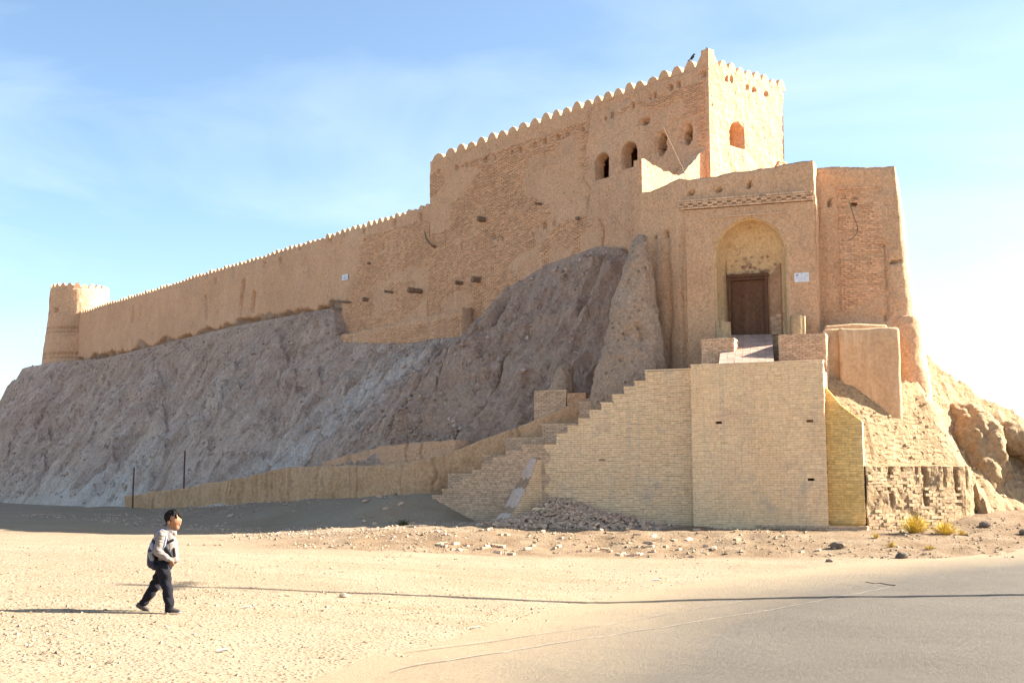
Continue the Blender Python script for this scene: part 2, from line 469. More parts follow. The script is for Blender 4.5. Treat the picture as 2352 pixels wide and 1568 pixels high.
EDGE = np.array(EDGE)
def resample(P, step):
    P = np.asarray(P, float)
    # Catmull-Rom through the points, then even spacing
    out = []
    for i in range(len(P) - 1):
        p0, p1, p2, p3 = P[max(i - 1, 0)], P[i], P[i + 1], P[min(i + 2, len(P) - 1)]
        for t in np.linspace(0, 1, 24, endpoint=False):
            out.append(0.5 * ((2 * p1) + (-p0 + p2) * t + (2 * p0 - 5 * p1 + 4 * p2 - p3) * t * t + (-p0 + 3 * p1 - 3 * p2 + p3) * t ** 3))
    out.append(P[-1]); out = np.array(out)
    s = np.concatenate([[0], np.cumsum(np.linalg.norm(np.diff(out, axis=0), axis=1))])
    q = np.arange(0, s[-1], step)
    return np.stack([np.interp(q, s, out[:, k]) for k in range(out.shape[1])], -1)
EDGE_S = resample(EDGE, 0.5)
def gz(x, y): return float(ground_z(np.array([x]), np.array([y]))[0])
def ground_hit(u, v):
    d = ray(u, v); t = 8.0
    for k in range(60):
        p = CAMP + d * t
        h = p.z - gz(p.x, p.y)
        t += h / max(0.02, -d.z) * 0.6
    p = CAMP + d * t
    return Vector((p.x, p.y, gz(p.x, p.y)))

M['dirt'] = None
def make_dirt():
    m = bpy.data.materials.new('dusty_ground'); nt, B = nodes(m)
    P = pos(nt)
    n1 = noise(nt, P, 0.25, 8, 0.62, 0.5)
    col = mixc(nt, rng_(nt, n1, 0.35, 0.65, 0, 1), (0.305, 0.226, 0.15), (0.362, 0.272, 0.184))
    V = mapping(nt, P, 0.1, (0.25, 1.6, 1))
    n2 = noise(nt, V, 0.9, 7, 0.65, 0.3)                       # wheel-swept streaks
    col = mixc(nt, rng_(nt, n2, 0.50, 0.68, 0, 0.72), col, (0.30, 0.21, 0.125))
    at = N(nt, 'ShaderNodeAttribute'); at.attribute_name = 'earthy'
    n5 = noise(nt, P, 1.3, 6, 0.65)
    fe = math_(nt, 'MULTIPLY', at.outputs['Fac'], rng_(nt, n5, 0.35, 0.6, 0.35, 1.0))
    col = mixc(nt, fe, col, (0.215, 0.14, 0.082))
    n3 = noise(nt, P, 14, 9, 0.75)
    k = rng_(nt, n3, 0.3, 0.7, 0.72, 1.14)
    cb = N(nt, 'ShaderNodeCombineColor')
    for i in range(3): nt.links.new(k, cb.inputs[i])
    col = mixc(nt, 1.0, col, cb.outputs[0], 'MULTIPLY')
    nt.links.new(col, B.inputs['Base Color']); B.inputs['Roughness'].default_value = 0.95
    nm = bump(nt, noise(nt, P, 2.5, 8, 0.7), 0.05)
    nm = bump(nt, n3, 0.022, 1.0, nm)
    vo = N(nt, 'ShaderNodeTexVoronoi'); vo.inputs['Scale'].default_value = 16
    nt.links.new(P, vo.inputs['Vector'])
    nm = bump(nt, rng_(nt, vo.outputs['Distance'], 0.0, 0.4, 1, 0), 0.02, 1.0, nm)
    nt.links.new(nm, B.inputs['Normal'])
    return m
M['dirt'] = make_dirt()
def spread(lo, hi, step, far_lo, far_hi):
    c = list(np.arange(lo, hi + 1e-6, step))
    s, x = step, c[-1]
    while x < far_hi: s *= 1.35; x += s; c.append(x)
    s, x = step, c[0]; pre = []
    while x > far_lo: s *= 1.35; x -= s; pre.append(x)
    return np.array(pre[::-1] + c)
gx = spread(-24, 23, 0.2, -4000, 4000); gy = spread(7, 40, 0.18, -4000, 4000)
GX, GY = np.meshgrid(gx, gy, indexing='ij')
GZ = ground_z(GX, GY)
ground = mesh_obj('ground', np.stack([GX, GY, GZ], -1).reshape(-1, 3), grid_faces(len(gx), len(gy)), M['dirt'], smooth_=True)
ea = ground.data.attributes.new('earthy', 'FLOAT', 'POINT')
ea.data.foreach_set('value', (smooth(27.6, 29.6, GY + 0.9 * fbm(GX * 0.4, GY * 0.4, 0, 3, 9)) * smooth(-9, -4, GX) * (1 - smooth(32, 34.5, GY) * (1 - smooth(-2.5, 2, GX)))).astype(np.float32).reshape(-1))
tag(ground, 'pale dusty bare earth stretching from the road to the foot of the hill', None, kind='structure')

def make_asphalt():
    m = bpy.data.materials.new('dusty_asphalt'); nt, B = nodes(m)
    P = pos(nt)
    at = N(nt, 'ShaderNodeAttribute'); at.attribute_name = 'inside'
    ne = noise(nt, P, 0.8, 7, 0.6)
    f = math_(nt, 'ADD', at.outputs['Fac'], math_(nt, 'MULTIPLY', math_(nt, 'SUBTRACT', ne, 0.5), 1.6))
    n1 = noise(nt, P, 0.4, 6, 0.6)
    asp = mixc(nt, rng_(nt, n1, 0.35, 0.65, 0, 1), (0.126, 0.106, 0.087), (0.15, 0.127, 0.104))
    dust = (0.318, 0.243, 0.158)
    col = mixc(nt, rng_(nt, f, 0.3, 2.8, 0.0, 1.0), dust, asp)
    n3 = noise(nt, P, 28, 7, 0.85)
    k = rng_(nt, n3, 0.3, 0.7, 0.74, 1.18)
    cb = N(nt, 'ShaderNodeCombineColor')
    for i in range(3): nt.links.new(k, cb.inputs[i])
    col = mixc(nt, 1.0, col, cb.outputs[0], 'MULTIPLY')
    nt.links.new(col, B.inputs['Base Color']); B.inputs['Roughness'].default_value = 0.9
    nm = bump(nt, n3, 0.022)
    nm = bump(nt, noise(nt, P, 3.0, 6, 0.7), 0.02, 1.0, nm)
    nt.links.new(nm, B.inputs['Normal'])
    return m
M['asphalt'] = make_asphalt()
tan = np.gradient(EDGE_S, axis=0)
for _ in range(30):
    tan[1:-1] = (tan[:-2] + tan[1:-1] * 2 + tan[2:]) / 4
tan /= np.linalg.norm(tan, axis=1)[:, None]
nor = np.stack([-tan[:, 1], tan[:, 0]], -1)                    # to the road's inside
nor = nor * np.where((nor @ np.array([0.7, -0.7]) < 0)[:, None], -1, 1)
across = np.concatenate([np.arange(0, 3, 0.3), np.arange(3, 9.1, 0.6)])
RX = EDGE_S[:, None, 0] + nor[:, None, 0] * across; RY = EDGE_S[:, None, 1] + nor[:, None, 1] * across
RZ = ground_z(RX, RY) + 0.006 + 0.02 * smooth(0, 1.2, across)[None, :]
road = mesh_obj('road', np.stack([RX, RY, RZ], -1).reshape(-1, 3), grid_faces(*RX.shape), M['asphalt'], smooth_=True)
at_ = road.data.attributes.new('inside', 'FLOAT', 'POINT')
at_.data.foreach_set('value', np.broadcast_to(across, RX.shape).astype(np.float32).reshape(-1))
tag(road, 'dusty grey asphalt road curving past the fort', None, kind='structure')
M['line'] = flat('worn_road_paint', (0.27, 0.235, 0.19), 0.9, 0.1, 0.25, 6)
for pts_, w_ in (([(940, 1500), (1180, 1470), (1534, 1413), (1716, 1383)], 0.03), ([(900, 1550), (966, 1531), (1292, 1480), (1570, 1437), (1837, 1392), (2048, 1351)], 0.04)):
    L_ = []
    for (u, v) in pts_:
        h_ = ground_hit(u, v); L_.append((h_.x, h_.y))
    L_ = resample(np.array(L_), 0.25); vs = []; fs = []
    for k, (x, y) in enumerate(L_):
        for e in (0, w_): vs.append((x, y + e, gz(x, y + e) + 0.032))
        if k: fs.append((2 * k - 2, 2 * k - 1, 2 * k + 1, 2 * k))
    mesh_obj('edge_line', vs, fs, M['line'], road)

ck = MB()
ck.tube([ground_hit(u, v) + Vector((0, 0, 0.026)) for (u, v) in ((1990, 1340), (2008, 1343), (2022, 1342), (2040, 1346), (2056, 1347))], 0.012, 5)
M['crack'] = flat('tar_crack', (0.035, 0.03, 0.025), 0.9)
ck.build('crack', M['crack'], road)

# ---- the hill under the long wall
TOP_A = [-6, -3, 0, 2.2, 3.6, 4.6, 6, 9.5, 12.2, 13.3, 15, 20, 25.6, 27.3, 40, 55, 70, 77, 130]
TOP_Z = [5.0, 5.2, 5.8, 7.6, 10.3, 11.4, 11.7, 11.35, 10.5, 9.0, 8.65, 8.75, 9.3, 11.5, 11.7, 11.5, 11.3, 11.2, 11.2]
def hill_z(a, b):
    top = np.interp(a, TOP_A, TOP_Z)
    wob = 0.5 * fbm(a * 0.22, b * 0.22, 0, 3, 21)
    bs = 0.35 + 2.6 * smooth(62, 69, a) * (1 - smooth(73, 80, a)) + 0.5 * smooth(12, 14, a) * (1 - smooth(26, 28, a))
    d = np.hypot(np.maximum(b - bs + wob * smooth(0.5, 2.5, b), 0), np.maximum(a - 74.0, 0) * 0.55)
    foot = 9.7 - bs; fz = np.interp(a, [8, 22, 34], [0.9, 0.55, 0.05])
    t = np.clip(d / foot, 0, 1)
    z = top + (fz - top) * (1.06 * t - 0.06 * t * t + 0.10 * np.sin(t * math.pi) * np.sin(a * 0.35))
    z = np.where(d > foot, fz - (d - foot) * 1.6, z)
    on = smooth(0.05, 1.1, d) * (1 - smooth(8.5, 9.6, b))
    # gullies and ribs running straight down, hard crusts, loose clods
    s = a + 0.5 * fbm(a * 0.5, b * 0.35, 0, 3, 40)
    rib = ridged(s * 0.42, b * 0.10 + 3, 4, 50) - 0.62
    steep = np.interp(a, [-6, 2, 10, 14, 20], [1.6, 2.0, 1.9, 1.35, 1.15])
    z = z + on * steep * (0.85 * rib + 0.34 * (ridged(s * 1.5, b * 0.30, 3, 61) - 0.6) + 0.24 * (ridged(s * 4.2, b * 0.6, 2, 65) - 0.6))
    lumps = fbm(a * 0.9, b * 0.75, 0, 4, 70)
    z = z + on * 0.28 * lumps
    ter = fbm(a * 0.35, b * 0.8 + a * 0.15, 0, 3, 77)
    z = z + on * 0.35 * (smooth(0.08, 0.16, ter) - 0.5) * smooth(10, 16, a)
    z = z + on * 0.17 * fbm(a * 3.1, b * 1.6, 0, 3, 83) + on * 0.08 * fbm(a * 8, b * 5, 0, 2, 89)
    cut = ridged(s * 0.75 + 0.6 * fbm(a * 0.6, b * 0.5, 0, 2, 97), b * 0.16, 2, 95)          # narrow rain cuts
    z = z - on * 0.55 * steep * smooth(0.84, 0.95, cut)
    led = np.mod(z * 0.55 + 0.9 * fbm(a * 0.35, b * 0.35, 0, 3, 99), 1.0)                     # hard layers standing out
    z = z + on * 0.22 * (smooth(0.0, 0.12, led) - led) * (0.4 + 0.8 * (1 - smooth(12, 16, a)))
    clod = fbm(a * 1.9, b * 1.1, 0, 3, 93)
    z = z + on * 0.16 * smooth(0.22, 0.34, clod)
    z = np.where((b < -0.1) & (a < 2.5), np.minimum(z, 2.0), z)
    x = T0.x + D1.x * a + NF.x * b; y = T0.y + D1.y * a + NF.y * b      # nothing of the hill in front of the stairs
    ps = (x - R0.x) * DS.x + (y - R0.y) * DS.y; qs = (x - R0.x) * QS.x + (y - R0.y) * QS.y
    z = np.where((qs < 3.0) & (ps < 15.0), np.minimum(z, -0.6), z)
    return z
av = np.concatenate([np.arange(-6, 30, 0.10), np.arange(30, 80, 0.18), np.arange(80, 130, 0.6)])
bv = np.concatenate([[-14, -8, -4, -2, -1, -0.5], np.arange(-0.2, 11.0, 0.10)])
A_, B_ = np.meshgrid(av, bv, indexing='ij')
Z_ = hill_z(A_, B_)
HX = T0.x + D1.x * A_ + NF.x * B_; HY = T0.y + D1.y * A_ + NF.y * B_
hill = mesh_obj('hill', np.stack([HX, HY, Z_], -1).reshape(-1, 3), grid_faces(len(av), len(bv)), M['hill'], smooth_=False)
cr_ = (1 - smooth(10.5, 14.5, A_ + 1.5 * fbm(A_ * 0.3, B_ * 0.3, 0, 3, 141))) * 0.95 + 0.55 * smooth(26, 28, A_) * (1 - smooth(1.2, 3.4, B_))
du_ = np.exp(-((A_ - (17.5 + 0.8 * (B_ - 2))) / 3.2) ** 2) * smooth(0.5, 2.0, B_) + 0.8 * np.exp(-((A_ - (31 + 0.9 * B_)) / 5.5) ** 2) * smooth(3, 6, B_) + 0.6 * smooth(7.0, 9.2, B_) * smooth(14, 20, A_)
for nm_, vv_ in (('crag', cr_), ('dust', np.clip(du_, 0, 1))):
    hat = hill.data.attributes.new(nm_, 'FLOAT', 'POINT'); hat.data.foreach_set('value', vv_.astype(np.float32).reshape(-1))
tag(hill, 'steep grey-brown eroded earth slope below the long fort wall', None, kind='structure')
def hz(a, b): return float(hill_z(np.array([a]), np.array([b]))[0])

# ---- the sandy spur under the gate
LEDGE0, LEDGE1 = Vector((10.62, 34.95, 0)), Vector((14.2, 36.35, 0))
POLY = np.array([(3.2, 42.3), (5.0, 40.6), (6.5, 38.6), (9.2, 37.0), (11.2, 37.3), (13.2, 38.2), (14.6, 40.2), (16.2, 47), (17, 62), (4, 62)])
def poly_dist(x, y, P=POLY):
    x = np.asarray(x, float); y = np.asarray(y, float)
    best = np.full(x.shape, 1e9); inside = np.zeros(x.shape, bool)
    n = len(P)
    for i in range(n):
        x0, y0 = P[i]; x1, y1 = P[(i + 1) % n]
        dx, dy = x1 - x0, y1 - y0
        t = np.clip(((x - x0) * dx + (y - y0) * dy) / (dx * dx + dy * dy), 0, 1)
        best = np.minimum(best, np.hypot(x - x0 - t * dx, y - y0 - t * dy))
        c = ((y0 > y) != (y1 > y)) & (x < (x1 - x0) * (y - y0) / (y1 - y0 + 1e-12) + x0)
        inside ^= c
    return np.where(inside, -best, best)
def spur_z(x, y):
    d = poly_dist(x, y)
    w = 0.45 * fbm(x * 0.45, y * 0.45, 0, 3, 101)
    top = 5.1 + 1.5 * smooth(38.5, 42, y)
    dd = np.maximum(d + w * smooth(0, 1, d), 0)
    z = top - (1.15 + 0.45 * (1 - smooth(38, 40, y))) * dd * (1 - 0.02 * dd)
    z = np.maximum(z, -1.2)
    on = smooth(0.1, 0.9, d)
    z = z + on * (0.55 * (ridged(x * 0.5 + y * 0.2, y * 0.35, 4, 111) - 0.6) + 0.30 * fbm(x * 1.1, y * 1.1, 0, 4, 117)) * (0.5 + 0.9 * smooth(13, 15.5, x))
    z = z + on * 0.20 * fbm(x * 2.6, y * 2.6, 0, 4, 121) + on * 0.10 * fbm(x * 6.5, y * 6.5, 0, 2, 123)
    # low mounds at the far right
    z = z + 1.5 * np.exp(-((x - 17.2) / 1.0) ** 2 - ((y - 40.6) / 1.2) ** 2) + 0.9 * np.exp(-((x - 19.6) / 1.4) ** 2 - ((y - 41.5) / 1.5) ** 2)
    # cut back behind the cream walls and behind the low retaining ledge
    px = (x - R0.x) * DS.x + (y - R0.y) * DS.y; qx = (x - R0.x) * QS.x + (y - R0.y) * QS.y
    z = np.where((px > -1.0) & (qx < 0.75), -1.0, z)
    lt = (LEDGE1 - LEDGE0).normalized(); lx = (x - LEDGE0.x) * lt.x + (y - LEDGE0.y) * lt.y
    ly = -(x - LEDGE0.x) * lt.y + (y - LEDGE0.y) * lt.x
    foot_l = 2.20 - 1.75 * smooth(3.9, 5.6, lx) + 0.15 * fbm(x * 1.3, y * 1.3, 0, 3, 131)
    slope = foot_l + (1.55 - 0.35 * smooth(3.5, 7, lx)) * (ly - 0.5) + (0.08 + 0.14 * smooth(3.4, 5, lx)) * fbm(x * 2.2, y * 2.2, 0, 4, 133) + 0.04 * fbm(x * 6, y * 6, 0, 2, 135)
    z = np.where(lx > -0.8, np.minimum(z, slope), z)
    z = np.where((lx > -0.8) & (lx < 4.0) & (ly < 0.40), -1.0, z)
    z = np.where((lx >= 4.0) & (ly < 0.5), np.minimum(z, -1.0 + 4.5 * (lx - 4.0) + 2.0 * np.maximum(ly, 0)), z)
    return z
sx = np.arange(2.5, 30, 0.12); sy = np.concatenate([np.arange(33.6, 46, 0.12), np.arange(46, 62, 0.4)])
SX, SY = np.meshgrid(sx, sy, indexing='ij')
SZ = spur_z(SX, SY)
SZ = np.where(SX < 8.8, np.minimum(SZ, 4.6), SZ)
spur = mesh_obj('hillside', np.stack([SX, SY, SZ], -1).reshape(-1, 3), grid_faces(len(sx), len(sy)), M['sandhill'], smooth_=False)
tag(spur, 'sunlit sandy slope of crumbled earth falling away under the gate bastion', None, kind='structure')

# ---------------------------------------------------------------- masonry helpers
def place(o, parent, W):
    PM = Matrix.Translation(parent.location) @ parent.rotation_euler.to_matrix().to_4x4()
    o.matrix_basis = PM.inverted() @ W
def frame_matrix(O, ex, en):
    ex = Vector(ex).normalized(); en = Vector(en).normalized(); ez = ex.cross(-en).normalized()
    if ez.z < 0: ez = -ez
    return Matrix(((ex.x, en.x, ez.x, O[0]), (ex.y, en.y, ez.y, O[1]), (ex.z, en.z, ez.z, O[2]), (0, 0, 0, 1)))
_brick_cache = {}
def brick_variants(L, H, D, mat, n=8):
    key = (round(L, 3), round(H, 3), round(D, 3), mat.name)
    if key not in _brick_cache:
        out = []
        for k in range(n):
            b = MB(); b.box((0, -D, 0), (L, 0, 0), (0, D, 0), (0, 0, H), jit=0.0025)
            me = bpy.data.meshes.new('brick'); me.from_pydata(b.v, [], b.f); me.materials.append(mat)
            set_tint(me, [random.random()] * 6); me.update(); out.append(me)
        _brick_cache[key] = out
    return _brick_cache[key]
def lay_bricks(parent, O, ex, en, z0, z1, x0f, x1f, mat, L=0.21, H=0.07, J=0.012, D=0.06, proud=0.020, var=0.006, holes=(), n_parts=300, surf=None, mask=None, wob=0.004, JV=None):
    """courses of bricks on a face; the nearest n_parts are objects of their own, the rest one joined part"""
    O = Vector(O); ex = Vector(ex).normalized(); en = Vector(en).normalized()
    full, rest = [], MB()
    JV_ = J if JV is None else JV
    k = 0
    z = z0
    while z + H * 0.6 < z1:
        xa, xb = x0f(z + H / 2), x1f(z + H / 2)
        x = xa - (L / 2 if k % 2 else 0.0) - random.uniform(0, 0.02)
        while x < xb - 0.02:
            Lk = L * random.choice((1, 1, 1, 1, 1, 0.5)) if JV is not None else L
            s, e = max(x, xa), min(x + Lk - JV_, xb)
            x += Lk
            if e - s < 0.035: continue
            for h in holes:                              # a brick is cut where it meets a slot
                if h[2] < z + H * 0.6 and h[3] > z + H * 0.4:
                    if h[0] <= s and h[1] >= e: e = s
                    elif s < h[0] < e and h[1] >= e: e = h[0]
                    elif h[0] <= s and s < h[1] < e: s = h[1]
                    elif s < h[0] and h[1] < e:
                        full.append([s, h[0], z, 0.0, proud]); s = h[1]
            if e - s < 0.02: continue
            full.append([s, e, z + random.uniform(-wob, wob) * 0.5, 0.0, random.uniform(-var, var) + proud])
        z += H; k += 1
    if full:
        cxs = np.array([(b[0] + b[1]) / 2 for b in full]); czs = np.array([b[2] + H / 2 for b in full])
        keep_ = np.asarray(mask(cxs, czs), bool) if mask is not None else np.ones(len(full), bool)
        so = surf(cxs, czs) if surf is not None else np.zeros(len(full))
        for b, o_ in zip(full, so): b[3] = min(H - J, z1 - b[2]); b[4] += float(o_)
        full = [b for b, k_ in zip(full, keep_) if k_]
    full.sort(key=lambda b: (O + ex * b[0]).length + 0.02 * abs(b[2] - 2))
    ind = [b for b in full if abs((b[1] - b[0]) - (L - JV_)) < 1e-6 and abs(b[3] - (H - J)) < 1e-6][:n_parts]
    ids = set(id(b) for b in ind)
    var_ = brick_variants(L - JV_, H - J, D, mat)
    for b in full:
        if id(b) in ids:
            o = bpy.data.objects.new('brick', random.choice(var_)); link(o, parent)
            place(o, parent, frame_matrix(O + ex * b[0] + en * b[4] + Vector((0, 0, b[2])), ex, en))
        else:
            p = O + ex * b[0] + en * (b[4] - D) + Vector((0, 0, b[2]))
            rest.box(p, ex * (b[1] - b[0]), en * D, Vector((0, 0, b[3])), random.random(), 0.0025)
    if rest.v:
        r = rest.build('brickwork', mat, parent, tint=True); tag(r, kind='stuff')
    return len(full)

def relief(name, O, ex, en, av, zv, disp, mat, parent, top=None, back=None, smooth_=True, open_below=None):
    """a wall face as a fine grid pushed in and out by disp(a, z)"""
    A, Z = np.meshgrid(av, zv, indexing='ij')
    d = disp(A, Z)
    if top is not None:
        t = top(A); zb = zv[0]
        Zt = zb + (Z - zb) * (t - zb) / (zv[-1] - zb)
    else: Zt = Z
    V = np.stack([O.x + ex.x * A + en.x * d, O.y + ex.y * A + en.y * d, Zt], -1)
    skip = None
    if open_below is not None: skip = 0.25 * (d[:-1, :-1] + d[1:, :-1] + d[:-1, 1:] + d[1:, 1:]) < open_below    # true openings
    F = grid_faces(len(av), len(zv), skip=skip)
    vs = V.reshape(-1, 3)
    if back:                                            # closed slab: back face, top and ends
        nb = len(vs)
        edge = V[:, -1, :]
        bk = np.stack([O.x + ex.x * av - en.x * back, O.y + ex.y * av - en.y * back, edge[:, 2]], -1)
        bb = bk.copy(); bb[:, 2] = zv[0]
        vs = np.concatenate([vs, bk, bb]); n = len(av); m = len(zv)
        ex_f = [(i * m + m - 1, (i + 1) * m + m - 1, nb + i + 1, nb + i) for i in range(n - 1)]
        ex_f += [(nb + i, nb + i + 1, nb + n + i + 1, nb + n + i) for i in range(n - 1)]
        ends = [tuple([j for j in range(m)] + [nb, nb + n]), tuple([(n - 1) * m + j for j in range(m)] + [nb + n - 1, nb + 2 * n - 1])]
        F = F.tolist() + ex_f + ends
    return mesh_obj(name, vs, F, mat, parent, smooth_)
def refine(lo, hi, step, spans):
    """coordinates with a finer step inside the given spans"""
    out = [lo]
    while out[-1] < hi - 1e-6:
        x = out[-1]
        s = step
        for (a, b, f) in spans:
            if a - 0.15 <= x <= b + 0.1: s = min(s, f)
        out.append(min(x + s, hi))
    return np.array(out)
def seg_dist(A, Z, pts):
    best = np.full(A.shape, 1e9)
    for (p, q) in zip(pts[:-1], pts[1:]):
        dx, dz = q[0] - p[0], q[1] - p[1]
        t = np.clip(((A - p[0]) * dx + (Z - p[1]) * dz) / (dx * dx + dz * dz + 1e-9), 0, 1)
        best = np.minimum(best, np.hypot(A - p[0] - t * dx, Z - p[1] - t * dz))
    return best
def arch_sd(A, Z, c, hw, z0, zs, pointed=1.0):
    """>0 inside an arched opening: half width hw, sill z0, spring zs"""
    x = np.abs(A - c)
    rect = np.minimum(hw - x, np.minimum(Z - z0, zs - Z + 1e3 * 0))
    top = hw - np.hypot(x, (Z - zs) / pointed)
    ins = np.where(Z > zs, top, np.minimum(hw - x, Z - z0))
    return ins
def merlon_mesh(w, h, th, mat, round_=0.5, seg=9):
    pts = []
    for k in range(seg + 1):
        x = -1 + 2 * k / seg
        y = (1 - abs(x) ** random.uniform(1.7, 2.4)) ** random.uniform(0.85, 1.05) if abs(x) < 1 else 0.0
        pts.append(Vector((x * w / 2, 0, y * h * random.uniform(0.96, 1.03))))
    pts = [Vector((-w / 2, 0, -0.06))] + pts + [Vector((w / 2, 0, -0.06))]
    b = MB(); b.prism(pts, (0, -th, 0))
    me = bpy.data.meshes.new('merlon'); me.from_pydata(b.v, [], b.f); me.materials.append(mat); me.update()
    return me
def merlon(parent, me, P, ex, en, sx=1.0, sz=1.0):
    o = bpy.data.objects.new('merlon', me); link(o, parent)
    place(o, parent, frame_matrix(P, ex, en) @ Matrix.Diagonal((sx, 1, sz, 1)))
    return o
def beam(parent, P, d, L, r, mat=None):
    b = MB(); d = Vector(d).normalized(); P = Vector(P)
    n = 4
    b.tube([P - d * 0.3] + [P + d * L * k / n + Vector((random.uniform(-1, 1), random.uniform(-1, 1), random.uniform(-1, 1))) * r * 0.15 for k in range(1, n + 1)],
           [r * random.uniform(0.9, 1.1) for _ in range(n + 1)], 9)
    return b.build('beam', mat or M['wood'], parent, smooth_=False)

Z3 = lambda zx, zy: (929.4 + 0.39514 * zx, 66.4 + 0.39514 * zy)      # picture-detail coordinates used while measuring
Z2 = lambda zx, zy: (531.0 + 0.2540 * zx, 398.3 + 0.2540 * zy)
Z1 = lambda zx, zy: (0.2540 * zx, 597.5 + 0.2540 * zy)
up = Vector((0, 0, 1))

# ---------------------------------------------------------------- the keep
KEEP_TOP, CUR_TOP = 18.12, 15.75
KEEP_A = 18.66
keep = thing('citadel_keep', 'tall crenellated mud-brick keep with arched windows above the gate bastion', 'keep', fort(0, 0, 8.0))
k_holes = [wall_hit(*Z3(*q)) for q in [(200,833),(303,805),(357,793),(468,765),(525,752),(626,717),(671,706),(760,678),(817,657),(892,632),(944,610),(1033,580),(1165,520),(1202,503),(1328,445),(1430,402),(1457,388),(1547,345),(1595,322),(1740,262),(570,1217),(518,1212),(748,1195),(817,1150),(875,1127),(330,1264)]]
def arch_px(x0, x1, ytop, ybot):
    l, _ = wall_hit(*Z3(x0, ybot)); r, _ = wall_hit(*Z3(x1, ybot))
    _, zt = wall_hit(*Z3((x0 + x1) / 2, ytop)); _, zb = wall_hit(*Z3((x0 + x1) / 2, ybot))
    hw = abs(l - r) / 2
    return ((l + r) / 2, hw, zb, zt - hw)
k_wins = [arch_px(1110, 1193, 722, 872), arch_px(1265, 1355, 658, 808)]
k_brk = [wall_hit(*Z3(1495, 672)), wall_hit(*Z3(1640, 622))]
k_nic = [arch_px(1448, 1532, 585, 722), arch_px(1590, 1682, 537, 665)]
k_cracks = [([wall_hit(*Z3(*q)) for q in L], w, dp) for (L, w, dp) in [
    ([(1072, 485), (1062, 580), (1050, 690), (1040, 780), (1042, 880), (1078, 925), (1066, 1050)], 0.035, 0.10),
    ([(1136, 1112), (1158, 1160), (1163, 1200), (1155, 1258)], 0.04, 0.14),
    ([(1765, 182), (1690, 212), (1640, 240), (1505, 300), (1385, 345), (1350, 385), (1245, 430), (1165, 465)], 0.03, 0.06)]]
k_gap = wall_hit(*Z3(1398, 540))
def keep_disp(A, Z):
    d = 0.07 * fbm(A * 0.33, Z * 0.33, 0, 3, 201) + 0.028 * fbm(A * 1.7, Z * 1.7, 0, 4, 205) + 0.018 * fbm(A * 6.0, Z * 6.0, 0, 2, 207)
    d = d + 0.018 * (17 - Z) * 0.35
    for (a, z) in k_holes:
        r = np.maximum(np.abs(A - a) / 0.085, np.abs(Z - z) / 0.10)
        d = np.where(r < 1, d - 0.35 * (1 - smooth(0.75, 1.0, r)), d)
    r = np.hypot((A - k_gap[0]) / 0.34, (Z - k_gap[1]) / 0.16); d = d - 0.25 * (1 - smooth(0.6, 1.0, r))
    for (c, hw, z0, zs) in k_nic:
        s = arch_sd(A, Z, c, hw * 0.9, z0, zs, 1.15)
        d = d - 0.10 * smooth(0.0, 0.08, s + 0.12 * fbm(A * 3, Z * 3, 0, 3, 211))
    for (a, z) in k_brk:
        r = np.hypot((A - a) / 0.27, (Z - z) / 0.46) + 0.5 * fbm(A * 4, Z * 4, 0, 3, 213)
        d = d - 0.55 * (1 - smooth(0.75, 0.95, r))
    for (c, hw, z0, zs) in k_wins:
        s = arch_sd(A, Z, c, hw, z0, zs, 1.0)
        d = np.where(s > 0, d * 0.3 - 0.52 * smooth(0.0, 0.05, s), d)
    for (L, w, dp) in k_cracks:
        sd = seg_dist(A + 0.05 * fbm(A * 7, Z * 7, 0, 2, 217), Z, L)
        d = d - dp * (1 - smooth(w * 0.6, w * 1.7, sd))
    return d
sp = [(c - hw, c + hw, 0.035) for (c, hw, _, _) in k_wins + k_nic] + [(4.5, 7.0, 0.06)]
av = refine(0, KEEP_A, 0.10, sp)
zv = refine(7.6, KEEP_TOP, 0.10, [(14.6, 17.0, 0.05)])
relief('wall', fort(0, 0), D1, NF, av, zv, keep_disp, M['mud'], keep, open_below=-0.46)
def kd(a, z): return float(keep_disp(np.array([[a]]), np.array([[z]]))[0, 0])
# brick courses show where the plaster has washed off
def keep_mask(a, z):
    ok = (a > 0.3) & (fbm(a * 0.30, z * 0.5, 0, 3, 231) < np.where(a > 6.9, 0.20, -0.20))
    for h in k_holes: ok &= ~((np.abs(a - h[0]) < 0.26) & (np.abs(z - h[1]) < 0.16))
    for w in k_wins + k_nic: ok &= ~((np.abs(a - w[0]) < w[1] + 0.22) & (z > w[2] - 0.12) & (z < w[3] + w[1] + 0.15))
    for (L, w, dp) in k_cracks: ok &= seg_dist(a, z, L) > 0.16
    return ok & ~((a < 7.4) & (z < 12.6))
lay_bricks(keep, fort(0, 0), D1, NF, 8.4, 17.5, lambda z: 0.1, lambda z: KEEP_A - 0.02, M['mudbrick'], L=0.26, H=0.080, J=0.020, D=0.08, proud=0.034, var=0.014, surf=keep_disp, mask=keep_mask, n_parts=300, wob=0.012)
